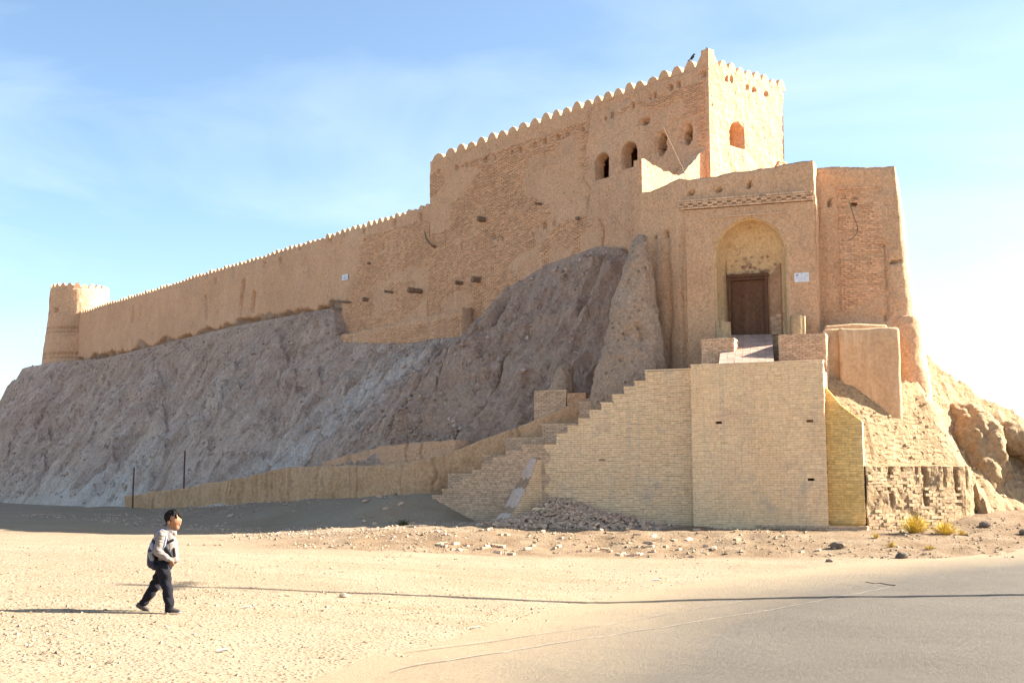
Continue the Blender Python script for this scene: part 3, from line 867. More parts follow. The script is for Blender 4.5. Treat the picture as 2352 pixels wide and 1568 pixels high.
# sunlit end
LIT_L = 4.7
LN = -D1
def lit_hit(u, v):
    p = at_plane(u, v, fort(0, 0), LN) - T0
    return p.dot(D2), p.z
l_holes = [lit_hit(*Z3(*q)) for q in [(1868,293),(1897,297),(1990,340),(2030,355),(2100,378)]]
l0, zb_ = lit_hit(*Z3(1888, 668)); l1, _ = lit_hit(*Z3(1978, 668)); _, zt_ = lit_hit(*Z3(1930, 545))
l_win = ((l0 + l1) / 2, (l1 - l0) / 2, zb_ - 0.05, zt_ - (l1 - l0) / 2)
def lit_disp(A, Z):
    d = 0.05 * fbm(A * 0.5 + 9, Z * 0.5, 0, 3, 241) + 0.04 * fbm(A * 2.1, Z * 2.1, 0, 4, 245) + 0.03 * fbm(A * 7, Z * 7, 0, 2, 249)
    d = d * smooth(0.0, 0.25, A) + keep_disp(A * 0, Z) * 0
    for (a, z) in l_holes:
        r = np.hypot((A - a) / 0.10, (Z - z) / 0.13); d = d - 0.22 * (1 - smooth(0.7, 1.0, r))
    s = arch_sd(A, Z, *l_win, 1.0); d = np.where(s > 0, d * 0.3 - 0.7 * smooth(0, 0.05, s), d)
    pt = np.hypot((A - l_win[0]) / 0.62, (Z - (l_win[2] - 0.35)) / 0.75)
    d = d + 0.02 * (1 - smooth(0.85, 1.0, pt))
    rag = smooth(LIT_L - 0.75, LIT_L - 0.35, A + 0.35 * fbm(A * 2.5, Z * 2.5, 0, 3, 253)) * (1 - smooth(14.2, 15.2, Z))
    return d - 0.13 * rag
av = refine(0, LIT_L, 0.07, [(l_win[0] - l_win[1], l_win[0] + l_win[1], 0.035)])
zv = refine(10.5, KEEP_TOP, 0.07, [(l_win[2], l_win[3] + l_win[1], 0.035)])
relief('wall', fort(0, 0), D2, LN, av, zv, lit_disp, M['mud'], keep)
def ld(a, z): return float(lit_disp(np.array([[a]]), np.array([[z]]))[0, 0])
lay_bricks(keep, fort(0, 0), D2, LN, 11.6, 15.0, lambda z: LIT_L - 0.42 + 0.3 * float(vnoise(z * 2.2, 3.3, 0, 9)), lambda z: LIT_L + 0.05 + 0.16 * max(0, 14.6 - z) / 3 + 0.08 * random.random(), M['mudbrick'], L=0.22, H=0.075, J=0.014, D=0.2, proud=0.05, var=0.04, surf=None, n_parts=120)
# roof and the two hidden sides
b = MB()
bk = -LIT_L
c = [fort(0.02, -0.02, KEEP_TOP - 0.02), fort(KEEP_A, -0.02, KEEP_TOP - 0.02), fort(KEEP_A, bk, KEEP_TOP - 0.02), fort(0.02, bk, KEEP_TOP - 0.02)]
lo = [Vector((p.x, p.y, 7.6)) for p in c]
b.add(c + lo, [(0, 1, 2, 3), (1, 5, 6, 2), (2, 6, 7, 3)])
b.build('roof', M['mud'], keep)
# merlons along the long face, spacing measured; along the sunlit face; a tall one on the corner
M['merlon'] = earth('merlon_plaster', (0.60, 0.36, 0.205), (0.69, 0.42, 0.245), b_big=0.03, b_fine=0.02, speck=0.2)
me_k = [merlon_mesh(0.74, 0.35 + 0.035 * k, 0.32, M['merlon']) for k in (0, 1, 2, 0, 1, 2, -1)]
peaks = [190,262,322,382,440,502,562,622,682,750,815,875,935,995,1060,1115,1175,1235,1300,1360,1435,1500,1575,1650]
aa = []
for x in peaks:
    vt = np.interp(x, [190, 1650], [745, 172])
    aa.append(wall_hit(*Z3(x, vt))[0])
for i, a in enumerate(aa):
    if a < 0.75: a = aa[i] = max(a, 0.62 + 0.33)
    g = abs(aa[i] - aa[i + 1]) if i < len(aa) - 1 else abs(aa[i - 1] - aa[i])
    if i: g = 0.5 * (g + abs(aa[i] - aa[i - 1]))
    merlon(keep, random.choice(me_k), fort(a, -0.03, KEEP_TOP - 0.01), D1, NF, g / 0.74 * random.uniform(0.92, 1.0), random.uniform(0.86, 1.08))
for i in range(8):
    s = 0.97 + i * 0.528
    merlon(keep, random.choice(me_k), fort(0, 0, KEEP_TOP - 0.01) + D2 * s - LN * 0.03, D2, LN, 0.528 / 0.74, random.uniform(0.9, 1.02))
b = MB()                                                # corner merlon: two half crowns meeting at the edge
def half(ex, en, w, h):
    P0 = fort(0, 0, KEEP_TOP - 0.03)
    pts = [P0 + en * -0.02, ] + [P0 + en * -0.02 + ex * (w * k / 8) + up * (h * (1 - (k / 8) ** 2.1)) for k in range(0, 9)]
    b.prism(pts, en * -0.34)
half(D1, NF, 0.70, 0.64); half(D2, LN, 0.70, 0.638)
b.build('corner_merlon', M['merlon'], keep)
for q, L, r, dd in [((470, 1112), 0.30, 0.10, (0, 0, 0)), ((1020, 1104), 0.16, 0.08, (0, 0, 0)), ((800, 1018), 0.34, 0.05, (-0.4, 0, -0.1)), ((1398, 546), 0.22, 0.05, (-0.6, 0, 0.1)), ((182, 1266), 0.28, 0.07, (0, 0, 0.1))]:
    a, z = wall_hit(*Z3(*q)); beam(keep, fort(a, kd(a, z), z), NF + Vector(dd) * 0.6, L, r)
a, z = wall_hit(*Z3(180, 1262)); b = MB(); b.tube([fort(a, 0.25, z), fort(a + 0.25, 0.4, z + 0.35), fort(a + 0.38, 0.42, z + 0.75)], [0.06, 0.05, 0.035], 8)
b.build('beam', M['wood'], keep)

# ---------------------------------------------------------------- the long curtain wall
CUR_A1 = 69.8
curtain = thing('curtain_wall', 'long low crenellated mud wall running along the hilltop from the keep to the corner tower', 'wall', fort(KEEP_A, 0, 8.0))
c_holes = [wall_hit(*Z2(*q)) for q in [(15,830),(222,770),(310,825),(405,720),(455,797),(630,665),(893,588),(1197,510),(1478,448),(1712,398),(1370,655),(2080,660)]] + \
          [wall_hit(*Z1(*q)) for q in [(993,398),(1535,230),(1745,158),(1885,120),(1957,188),(2105,45)]]
c_gouge = [([wall_hit(*f(*q)) for q in L], w, dp) for (f, L, w, dp) in [
    (Z2, [(118,980),(108,1080),(92,1185)], 0.20, 0.22), (Z2, [(220,1090),(208,1150),(205,1225)], 0.20, 0.25), (Z2, [(682,760),(665,905)], 0.07, 0.10),
    (Z1, [(1207,430),(1198,548)], 0.17, 0.2), (Z1, [(1272,412),(1262,525)], 0.15, 0.16), (Z1, [(2207,200),(2180,470)], 0.17, 0.22), (Z1, [(1862,335),(1872,535)], 0.16, 0.2), (Z1, [(2305,300),(2285,445)], 0.2, 0.2),
    (Z2, [(1222,580),(1192,660),(1180,790),(1105,1000),(1062,1142)], 0.05, 0.10), (Z2, [(905,600),(900,690)], 0.04, 0.06)]]
def cur_eat(A, Z):
    top = np.interp(A, TOP_A, TOP_Z)
    line = top + 0.45 + 0.55 * fbm(A * 0.45, 0 * A, 0, 4, 311) + 0.22 * fbm(A * 2.6, 0 * A, 0, 3, 312)              # undercut, crumbling foot
    return (1 - smooth(-0.06, 0.06, Z - line)) * smooth(26.6, 27.4, A)
def cur_disp(A, Z):
    d = 0.10 * fbm(A * 0.2, Z * 0.3, 0, 3, 301) + 0.03 * fbm(A * 1.3, Z * 1.3, 0, 4, 305) + 0.022 * fbm(A * 5.0, Z * 5.0, 0, 2, 307)
    d = d + 0.03 * (16 - Z) * 0.5
    eat = cur_eat(A, Z)
    d = d - eat * (0.30 + 0.55 * fbm(A * 1.4, Z * 2.6, 0, 4, 313))
    # plaster band under the merlons
    d = d + 0.02 * (1 - smooth(0.0, 0.05, (CUR_TOP - 1.25 + 0.25 * fbm(A * 0.5, 0 * A, 0, 3, 317)) - Z)) * smooth(25.5, 26, A)
    for (a, z) in c_holes:
        r = np.maximum(np.abs(A - a) / 0.11, np.abs(Z - z) / 0.20); d = np.where(r < 1, d - 0.35 * (1 - smooth(0.7, 1.0, r)), d)
    for (L, w, dp) in c_gouge:
        sd = seg_dist(A + 0.06 * fbm(A * 4, Z * 4, 0, 2, 319), Z, L); d = d - dp * (1 - smooth(w * 0.6, w * 1.2, sd))
    return d
av = np.concatenate([np.arange(KEEP_A, 34, 0.10), np.arange(34, CUR_A1 + 0.1, 0.14)])
zv = refine(7.6, CUR_TOP, 0.12, [(10.6, CUR_TOP, 0.10)])
cw_ = relief('wall', fort(0, 0), D1, NF, av, zv, cur_disp, M['mud'], curtain, back=1.0, top=lambda A: CUR_TOP + 0.05 * fbm(A * 0.3, 0 * A, 0, 2, 321))
wa_ = cw_.data.attributes.new('worn', 'FLOAT', 'POINT'); wv_ = np.zeros(len(cw_.data.vertices), np.float32)
Aw, Zw = np.meshgrid(av, zv, indexing='ij'); wv_[:Aw.size] = cur_eat(Aw, Zw).reshape(-1); wa_.data.foreach_set('value', wv_)
def cd(a, z): return float(cur_disp(np.array([[a]]), np.array([[z]]))[0, 0])
def cur_mask(a, z):
    ok = (fbm(a * 0.30, z * 0.5, 0, 3, 331) < 0.28) & (a < np.interp(z, [9, 11.8, 13.2, 15.2], [26.9, 26.6, 25.6, 25.1]) - 0.15)
    for h in c_holes: ok &= ~((np.abs(a - h[0]) < 0.3) & (np.abs(z - h[1]) < 0.28))
    return ok
lay_bricks(curtain, fort(0, 0), D1, NF, 8.5, 15.2, lambda z: KEEP_A + 0.05, lambda z: 27.0, M['mudbrick'], L=0.26, H=0.080, J=0.020, D=0.08, proud=0.030, var=0.014, surf=cur_disp, mask=cur_mask, n_parts=300, wob=0.012)
me_c = [merlon_mesh(0.55, 0.25 + 0.025 * k, 0.26, M['merlon'], seg=7) for k in (0, 1, 2, 0, 1, 2, -1, -2)]
a = KEEP_A + 0.30; i = 0
while a < CUR_A1 - 0.2:
    merlon(curtain, random.choice(me_c), fort(a, -0.03, CUR_TOP - 0.03 + 0.05 * float(fbm(np.array([a * 0.3]), np.array([0.0]), 0, 2, 321)[0])), D1, NF, random.uniform(0.88, 1.02), random.uniform(0.75, 1.12) * (0.55 if random.random() < 0.06 else 1.0))
    a += 0.55; i += 1
for q, L, r in [((1260, 815), 0.14, 0.07), ((1465, 1075), 0.45, 0.07), ((1725, 1068), 0.75, 0.14), ((2100, 995), 0.42, 0.10), ((2255, 965), 0.40, 0.15), ((1248, 1143), 0.35, 0.11), ((2298, 422), 0.38, 0.13)]:
    a, z = wall_hit(*Z2(*q)); beam(curtain if a > KEEP_A else keep, fort(a, 0.05, z), NF + Vector((-0.12, 0.1, 0.05)), L, r)
a, z = wall_hit(*Z2(1050, 1165)); b = MB(); b.tube([fort(a - 0.7, 0.1, z - 0.1), fort(a, 0.45, z), fort(a + 0.9, 0.6, z + 0.12)], [0.07, 0.065, 0.05], 8)
b.build('beam', M['wood'], curtain)
# bricked footing that steps out below the wall
foot = thing('brick_footing', 'stepped-out mud-brick footing under the long wall, its near end broken off', 'footing', fort(20, 0.5, 7.0))
F0, F1 = 14.9, 27.3
def f_top(a): return float(np.interp(a, [F0, 20, F1], [10.02, 9.85, 9.75]))
def foot_disp(A, Z): return 0.05 * fbm(A * 0.8, Z * 0.8, 0, 3, 341) + 0.09 * fbm(A * 4.5, Z * 0.7, 0, 3, 343) * smooth(9.0, 9.9, Z)
relief('wall', fort(0, 0.75), D1, NF, np.arange(F0, F1, 0.09), np.arange(7.0, 10.01, 0.09), foot_disp, M['mud'], foot, back=0.9,
       top=lambda A: np.interp(A, [F0, 20, F1], [10.02, 9.85, 9.75]) + 0.06 * fbm(A * 2.2, 0 * A, 0, 3, 345))
lay_bricks(foot, fort(0, 0.75), D1, NF, 7.6, 9.7, lambda z: F0 + 0.02, lambda z: F1 - 0.3, M['mudbrick'], L=0.26, H=0.080, J=0.020, D=0.08, proud=0.028, var=0.014,
           surf=foot_disp, mask=lambda a, z: fbm(a * 0.5, z * 0.7, 0, 3, 351) < 0.2, n_parts=200, wob=0.012)

# ---------------------------------------------------------------- far corner tower
TC = Vector((-37.4, 99.8, 0))
tower = thing('corner_tower', 'round crenellated corner tower at the far end of the long wall', 'tower', (TC.x, TC.y, 9.5))
th = np.linspace(0, 2 * math.pi, 180, endpoint=False); zv = np.arange(9.0, 17.95, 0.10)
TH, ZZ = np.meshgrid(th, zv, indexing='ij')
Rr = np.interp(ZZ, [9, 10.5, 13, 15.5, 18], [2.9, 2.88, 2.72, 2.48, 2.4])
Rr = Rr + 0.05 * fbm(TH * 4, ZZ * 0.8, 0, 3, 401) + 0.03 * fbm(TH * 14, ZZ * 3, 0, 3, 403) + 0.10 * fbm(TH * 2, ZZ * 3.2, 0, 4, 405) * (1 - smooth(10.8, 11.8, ZZ))
for (zr, n) in ((14.55, 62), (14.2, 62), (12.35, 62), (12.0, 62)):           # rows of small brick recesses
    Rr = Rr - 0.14 * (1 - smooth(0.07, 0.11, np.abs(ZZ - zr))) * (np.cos(TH * n) > 0.1)
for (t0, z0, rt, rz_) in ((3.75, 17.1, 0.06, 0.22), (3.8, 16.0, 0.05, 0.16), (4.25, 16.1, 0.08, 0.14)):
    Rr = Rr - 0.35 * (np.maximum(np.abs(TH - t0) / rt, np.abs(ZZ - z0) / rz_) < 1)
V = np.stack([TC.x + Rr * np.cos(TH), TC.y + Rr * np.sin(TH), ZZ], -1).reshape(-1, 3)
F = grid_faces(len(th), len(zv), close_u=True).tolist() + [tuple(i * len(zv) + len(zv) - 1 for i in range(len(th)))]
mesh_obj('wall', V, F, M['mud'], tower, True)
me_t = merlon_mesh(0.62, 0.5, 0.3, M['merlon'], seg=7)
nm_ = 24
for i in range(nm_):
    an = 2 * math.pi * i / nm_
    o = Vector((math.cos(an), math.sin(an), 0)); e = Vector((-math.sin(an), math.cos(an), 0))
    merlon(tower, me_t, Vector((TC.x, TC.y, 17.90)) + o * 2.36, e, o, 1.0, random.uniform(0.9, 1.1))

# ---------------------------------------------------------------- the gate bastion
bast = thing('gate_bastion', 'massive mud-plastered gate bastion with an arched portal and brick cornice', 'gatehouse', (8.09, 40.6, 5.0))
A19 = math.radians(19.0)
EP = Vector((math.cos(A19), -math.sin(A19), 0)); NP = Vector((-math.sin(A19), -math.cos(A19), 0))
PO = Vector((8.09, 40.0, 0))
def gate_hit(u, v, depth=0.0):
    h = at_plane(u, v, PO - NP * depth, NP) - PO
    return h.dot(EP), h.z
def gate(s, depth, z): return PO + EP * s - NP * depth + up * z
sB, _ = gate_hit(1575, 470); sC, _ = gate_hit(1869, 450)
# ground plan from the left corner round the portal to the far right side, and how far each corner leans out at the foot
PLAN = [((4.72, 42.1), 0.02), ((gate(sB, 0, 0).x, gate(sB, 0, 0).y), 0.02), ((gate(sC, 0, 0).x, gate(sC, 0, 0).y), 0.015),
        ((10.72, 40.15), 0.01), ((13.35, 39.75), 0.10), ((13.95, 41.3), 0.10), ((14.6, 46.0), 0.10)]
pl = np.array([p for p, _ in PLAN]); ln = np.array([l for _, l in PLAN])
seg = np.linalg.norm(np.diff(pl, axis=0), axis=1); cs = np.concatenate([[0], np.cumsum(seg)])
S_B, S_C, S_D = cs[1], cs[2], cs[4]
hw_hole, z_hole = 1.45, 11.12
s_mid = S_B + (0 - sB)
ss = np.unique(np.round(np.concatenate([np.arange(0, cs[-1], 0.10), cs, [s_mid - hw_hole, s_mid + hw_hole]]), 4))
zz = np.unique(np.round(np.concatenate([np.arange(2.6, 12.6, 0.10), [z_hole]]), 4))
Sg, Zg = np.meshgrid(ss, zz, indexing='ij')
px = np.interp(Sg, cs, pl[:, 0]); py = np.interp(Sg, cs, pl[:, 1])
# smoothed outward normals so corners come out rounded
tx = np.gradient(px[:, 0]); ty = np.gradient(py[:, 0])
ker = np.ones(5) / 5
tx = np.convolve(np.pad(tx, 2, 'edge'), ker, 'valid'); ty = np.convolve(np.pad(ty, 2, 'edge'), ker, 'valid')
tl = np.hypot(tx, ty); nx, ny = ty / tl, -tx / tl
lean = np.interp(Sg, cs, ln)
top_s = np.interp(Sg[:, 0], [0, 0.5, S_B - 0.3, S_B + 0.2, S_C - 0.6, S_C + 0.6, S_D - 0.5, S_D + 0.2, cs[-1]], [12.42, 12.35, 12.55, 12.5, 12.78, 12.80, 12.72, 12.80, 12.2])
top_s = top_s + 0.07 * fbm(Sg[:, 0] * 1.6, 0 * Sg[:, 0], 0, 4, 501)
Zt = 2.6 + (Zg - 2.6) * ((top_s[:, None] - 2.6) / (zz[-1] - 2.6))
Zt = np.where(Zg <= z_hole, Zg, z_hole + (Zg - z_hole) * ((top_s[:, None] - z_hole) / (zz[-1] - z_hole)))
d = lean * (12.7 - Zt) + 0.09 * fbm(Sg * 0.45, Zt * 0.45, 0, 3, 511) + 0.035 * fbm(Sg * 1.6, Zt * 1.6, 0, 4, 513) + 0.022 * fbm(Sg * 6, Zt * 6, 0, 2, 515)
on_portal = (Sg > S_B - 0.02) & (Sg < S_C + 0.02)
d = np.where(on_portal, np.minimum(d, 0.0) * 0.3 - 0.01, d)
# hollows and ribs left of the portal, a slit and cracks on the right block
rib = ((Sg > 0.3) & (Sg < S_B - 0.1)) * (1 - smooth(10.2, 11.0, Zt))
d = d - rib * 0.12 * (smooth(0.55, 0.75, np.abs(np.mod(Sg * 1.5 + 0.25 * fbm(Sg, Zt * 0.5, 0, 2, 517), 1.0) * 2 - 1)))
rb = S_C + 0.9 + 0.0
crk = [(S_D - 0.62, 10.0), (S_D - 0.42, 9.85), (S_D - 0.45, 9.0), (S_D - 0.40, 8.2), (S_D - 0.5, 7.3)]
d = d - 0.16 * (1 - smooth(0.03, 0.09, seg_dist(Sg + 0.05 * fbm(Sg * 6, Zt * 6, 0, 2, 519), Zt, crk)))
for (s_, z_, w_, h_) in ((rb - 0.2, 12.0, 0.05, 0.22), (rb + 1.05, 11.7, 0.07, 0.07), (rb + 1.4, 11.55, 0.08, 0.12), (rb + 0.5, 11.5, 0.05, 0.1), (S_C + 0.30, 11.55, 0.07, 0.08), (S_D - 0.2, 9.3, 0.1, 0.06),
                        (0.7, 10.6, 0.07, 0.08), (1.2, 10.65, 0.08, 0.10), (S_B + 0.2, 12.0, 0.07, 0.07), (S_B + 1.2, 12.05, 0.06, 0.06), (S_B + 2.2, 12.1, 0.05, 0.12)):
    d = d - 0.28 * (np.maximum(np.abs(Sg - s_) / w_, np.abs(Zt - z_) / h_) < 1.0)
recess = smooth(S_C + 1.35, S_C + 1.5, Sg) * (1 - smooth(S_D - 0.5, S_D - 0.42, Sg)) * (1 - smooth(12.1, 12.4, Zt)) * smooth(7.2, 7.4, Zt)
d = d - 0.06 * recess
flare = smooth(S_D - 0.6, S_D + 0.2, Sg) * (1 - smooth(6.9, 7.5, Zt + 0.2 * fbm(Sg, Zt, 0, 2, 521)))
d = d + 0.10 * flare
V = np.stack([px + nx[:, None] * d, py + ny[:, None] * d, Zt], -1)
cx = 0.5 * (Sg[:-1, :-1] + Sg[1:, 1:]); cz = 0.5 * (Zg[:-1, :-1] + Zg[1:, 1:])
skip = (np.abs(cx - s_mid) < hw_hole) & (cz < z_hole)
F = grid_faces(len(ss), len(zz), skip=skip)
nb = V.shape[0] * V.shape[1]; m_ = len(zz)
inn = np.stack([V[:, -1, 0] - nx * 0.7, V[:, -1, 1] - ny * 0.7, V[:, -1, 2] - 0.03], -1)
low = inn.copy(); low[:, 2] = 11.3
vs = np.concatenate([V.reshape(-1, 3), inn, low]); n_ = len(ss)
F = F.tolist() + [(i * m_ + m_ - 1, (i + 1) * m_ + m_ - 1, nb + i + 1, nb + i) for i in range(n_ - 1)] + [(nb + i, nb + i + 1, nb + n_ + i + 1, nb + n_ + i) for i in range(n_ - 1)]
mesh_obj('wall', vs, F, M['gatemud'], bast, True)
b = MB(); q = [Vector((p[0], p[1], 11.32)) for p in pl] + [fort(-1.5, -6, 11.32), fort(0.6, -0.3, 11.32)]
q = [Vector((p.x + (9.2 - p.x) * 0.05, p.y + (42.5 - p.y) * 0.05, p.z)) for p in q]
b.add(q, [tuple(range(len(q)))]); b.build('roof', M['gatemud'], bast)
# brickwork showing through on the right block
def bast_surf(x, z):
    i = np.clip(np.searchsorted(ss, np.asarray(x) + cs[3]), 0, len(ss) - 1); j = np.clip(np.searchsorted(zz, z), 0, len(zz) - 1)
    return d[i, j]
def dir_of(i): v = Vector((pl[i + 1][0] - pl[i][0], pl[i + 1][1] - pl[i][1], 0)).normalized(); return v
e_r = dir_of(3); n_r = Vector((e_r.y, -e_r.x, 0))
lay_bricks(bast, Vector((pl[3][0], pl[3][1], 0)), e_r, n_r, 7.5, 12.1, lambda z: 0.72, lambda z: S_D - cs[3] - 0.5, M['mudbrick'], L=0.26, H=0.08, J=0.016, D=0.08, proud=0.014, var=0.010,
           mask=lambda x, z: fbm(x * 0.8, z * 0.8, 0, 3, 531) < 0.2, surf=bast_surf, n_parts=250, wob=0.012)
# stub of parapet running back to the keep, its inside in full sun
PA = Vector((4.80, 42.1, 0)); Lp = (fort(0, 0) - PA).dot(D2) - 0.02
b = MB()
n = 26
prof = [(x, float(np.interp(x, [0, 0.3, 1.2, 2.1, 2.5, Lp], [13.72, 13.6, 13.42, 13.35, 13.75, 14.75])) + 0.05 * random.uniform(-1, 1)) for x in np.linspace(0, Lp, n)]
b.prism([PA + D2 * x + up * z for x, z in prof] + [PA + D2 * Lp + up * 10.5, PA + up * 10.5], D1 * 0.42)
b.build('parapet', M['mud'], bast)

# portal: a plaster frame a hand's breadth proud, pierced by the arch
zt_panel = gate_hit(1718, 474)[1]
sL, zspr = gate_hit(1639, 590); sR, _ = gate_hit(1809, 590); _, zap = gate_hit(1720, 500)
z_floor = gate_hit(1718, 772, 0.9)[1]
cxA, hwA = (sL + sR) / 2, (sR - sL) / 2
def arch_pts(c, hw, z0, zs, za, n=22):
    pts = [(c - hw, z0), (c - hw, (z0 + zs) / 2), (c - hw, zs)]
    for k in range(1, n):
        t = math.pi * (1 - k / n)
        x = math.cos(t); y = math.sin(t)
        pk = 0.05 * (1 - abs(x)) ** 2                      # faint point at the crown
        pts.append((c + hw * x, zs + (za - zs) * (y * 0.95 + pk)))
    return pts + [(c + hw, zs), (c + hw, (z0 + zs) / 2), (c + hw, z0)]
z_pb = 4.9
arc = arch_pts(cxA, hwA, z_floor - 0.35, zspr, zap)
b = MB()
pr = -0.07
outer = []
x0p, x1p = sB - 0.0, sC + 0.0
for (x, z) in arc:                                          # outer point straight out from each arch point
    if z <= zspr: outer.append((x0p if x < cxA else x1p, z))
    else:
        f = (x - cxA) / hwA
        outer.append((cxA + max(-1, min(1, f * 1.35)) * ((x1p - cxA) if f > 0 else (cxA - x0p)), zt_panel))
vs = [gate(x, pr, z) for x, z in arc] + [gate(x, pr, z) for x, z in outer]
n = len(arc)
fs = [(i, i + 1, n + i + 1, n + i) for i in range(n - 1)]
b.add(vs, fs)
cnr = [gate(x0p, pr, zt_panel), gate(x1p, pr, zt_panel)]
for side, xe in ((-1, x0p), (1, x1p)):                      # corner fillers and side returns
    idx = [i for i in range(n) if (outer[i][0] - cxA) * side > 0]
    up_i = [i for i in idx if arc[i][1] > zspr + 1e-6]; dn_i = [i for i in idx if arc[i][1] <= zspr + 1e-6]
    hi = max(up_i) if side < 0 else min(up_i)
    first = min(up_i) if side < 0 else max(up_i)
    spring = max(dn_i) if side < 0 else min(dn_i)
    b.add([gate(*((xe, pr, zspr))), gate(xe, pr, zt_panel), gate(outer[first][0], pr, zt_panel)], [(0, 1, 2)])
b.add([gate(x0p, pr, z_pb), gate(x0p, pr, zt_panel), gate(x0p, 0.1, zt_panel), gate(x0p, 0.1, z_pb)], [(0, 1, 2, 3)])
b.add([gate(x1p, pr, z_pb), gate(x1p, pr, zt_panel), gate(x1p, 0.1, zt_panel), gate(x1p, 0.1, z_pb)], [(0, 1, 2, 3)])
b.add([gate(x0p, pr, zt_panel), gate(x1p, pr, zt_panel), gate(x1p, 0.1, zt_panel), gate(x0p, 0.1, zt_panel)], [(0, 1, 2, 3)])
zl = z_floor - 0.35
b.add([gate(x0p, pr, z_pb), gate(x0p, pr, zl), gate(arc[0][0], pr, zl), gate(arc[0][0], pr, z_pb)], [(0, 1, 2, 3)])
b.add([gate(x1p, pr, z_pb), gate(x1p, pr, zl), gate(arc[-1][0], pr, zl), gate(arc[-1][0], pr, z_pb)], [(0, 1, 2, 3)])
b.add([gate(arc[0][0], pr, z_pb), gate(arc[0][0], pr, zl), gate(arc[-1][0], pr, zl), gate(arc[-1][0], pr, z_pb)], [(0, 1, 2, 3)])
b.build('portal_frame', M['gatemud'], bast)
# the niche: a shallow plastered shell
NDEP = 0.85
b = MB(); rings = []
for k, (dep, ins, dz) in enumerate([(pr, 0.0, 0.0), (0.03, 0.03, 0.02), (0.035, 0.07, 0.05), (0.16, 0.085, 0.06)]):
    rings.append([gate(x, dep, z) for (x, z) in arch_pts(cxA, hwA - ins, z_floor - 0.35, zspr, zap - dz)])
vs = [p for r in rings for p in r]; n = len(rings[0])
b.add(vs, [(k * n + i, k * n + i + 1, (k + 1) * n + i + 1, (k + 1) * n + i) for k in range(len(rings) - 1) for i in range(n - 1)])
b.build('arch_reveal', M['niche'], bast, smooth_=True)
hwB, zaB = hwA - 0.085, zap - 0.06                          # a shell, deepest at the door, curling forward to the arch
xn = np.sin(np.linspace(-1, 1, 61) * math.pi / 2); tn = 1 - (1 - np.linspace(0, 1, 70)) ** 1.6
XN, TN = np.meshgrid(xn, tn, indexing='ij')
yA = np.sqrt(np.clip(1 - XN ** 2, 0, 1)); zA = zspr + (zaB - zspr) * (yA * 0.95 + 0.05 * (1 - np.abs(XN)) ** 2)
ZN = (z_floor - 0.35) + TN * (zA - (z_floor - 0.35))
e_side = (1 - np.abs(XN)) * hwB; e_top = zA - ZN
g = np.sqrt(np.clip(1 - (1 - np.clip(e_side / 0.30, 0, 1)) ** 2, 0, 1)) * np.sqrt(np.clip(1 - (1 - np.clip(e_top / 1.15, 0, 1)) ** 2, 0, 1))
DN = 0.16 + (NDEP - 0.16) * g + 0.015 * fbm(XN * 9, ZN * 6, 0, 3, 535) * g
# flaking: pock marks in the plaster over the door, a broken patch under the crown
pk = np.zeros_like(DN)
for _ in range(46):
    cx_, cz_ = random.uniform(-0.55, 0.6), random.uniform(0.02, 1.0) ** 1.5
    pk = np.maximum(pk, (np.hypot((XN * hwB - cx_ * hwB) / 1.2, ZN - (zspr - 0.75 + cz_ * 0.9)) < random.uniform(0.03, 0.09)))
DN = DN + 0.02 * pk + 0.05 * ((np.hypot((XN * hwB + 0.05) / 0.36, (ZN - (zaB - 0.30)) / 0.14) + 0.4 * fbm(XN * 12, ZN * 9, 0, 2, 537)) < 1.0)
VN = np.stack([PO.x + EP.x * (cxA + XN * hwB) - NP.x * DN, PO.y + EP.y * (cxA + XN * hwB) - NP.y * DN, ZN], -1)
mesh_obj('niche', VN.reshape(-1, 3), grid_faces(61, 70), M['niche'], bast, True)
# eroded brown dado left and right of the door, broken soffit patch
dl, ztop = gate_hit(1673, 640, NDEP); dr, _ = gate_hit(1764, 640, NDEP); _, zbot = gate_hit(1718, 771, NDEP)
def patch(name, pts, dep, mat, th=0.05):
    b = MB(); b.prism([gate(x, dep, z) for x, z in pts], NP * th); return b.build(name, mat, bast)
xl_in, xr_in = cxA - hwA + 0.33, cxA + hwA - 0.33
patch('dado', [(xl_in, zbot), (dl, zbot), (dl, ztop + 0.05), (dl - 0.08, ztop + 0.25), (dl - 0.12, ztop + 0.75), (dl - 0.18, ztop + 1.0), (xl_in, ztop + 0.95)], NDEP - 0.003, M['dado'], 0.06)
patch('dado', [(dr, zbot), (xr_in, zbot), (xr_in, ztop + 0.45), (dr + 0.26, ztop + 0.25), (dr + 0.14, ztop + 0.05), (dr, ztop + 0.02)], NDEP - 0.003, M['dado'], 0.07)
lay_bricks(bast, gate(0, NDEP - 0.06, 0), EP, NP, zbot, zbot + 0.75, lambda z: dr + 0.06 + 0.05 * random.random(), lambda z: xr_in - 0.02, M['brown'], L=0.2, H=0.065, D=0.05, proud=0.03, var=0.02)
for _ in range(34):                                         # plaster flaked off the tympanum
    fx = random.gauss(cxA - 0.05, 0.38); fz_ = ztop + 0.12 + abs(random.gauss(0, 0.34)); fr = random.uniform(0.025, 0.085)
    if abs(fx - cxA) > hwA - 0.48 or fz_ > zaB - 1.15: continue
    b = MB(); n_ = 7; b.prism([gate(fx + fr * random.uniform(0.7, 1.5) * math.cos(6.283 * i / n_), NDEP + 0.012, fz_ + fr * random.uniform(0.6, 1.1) * math.sin(6.283 * i / n_)) for i in range(n_)], NP * 0.036)
    b.build('flaked_patch', M['dado'], bast)
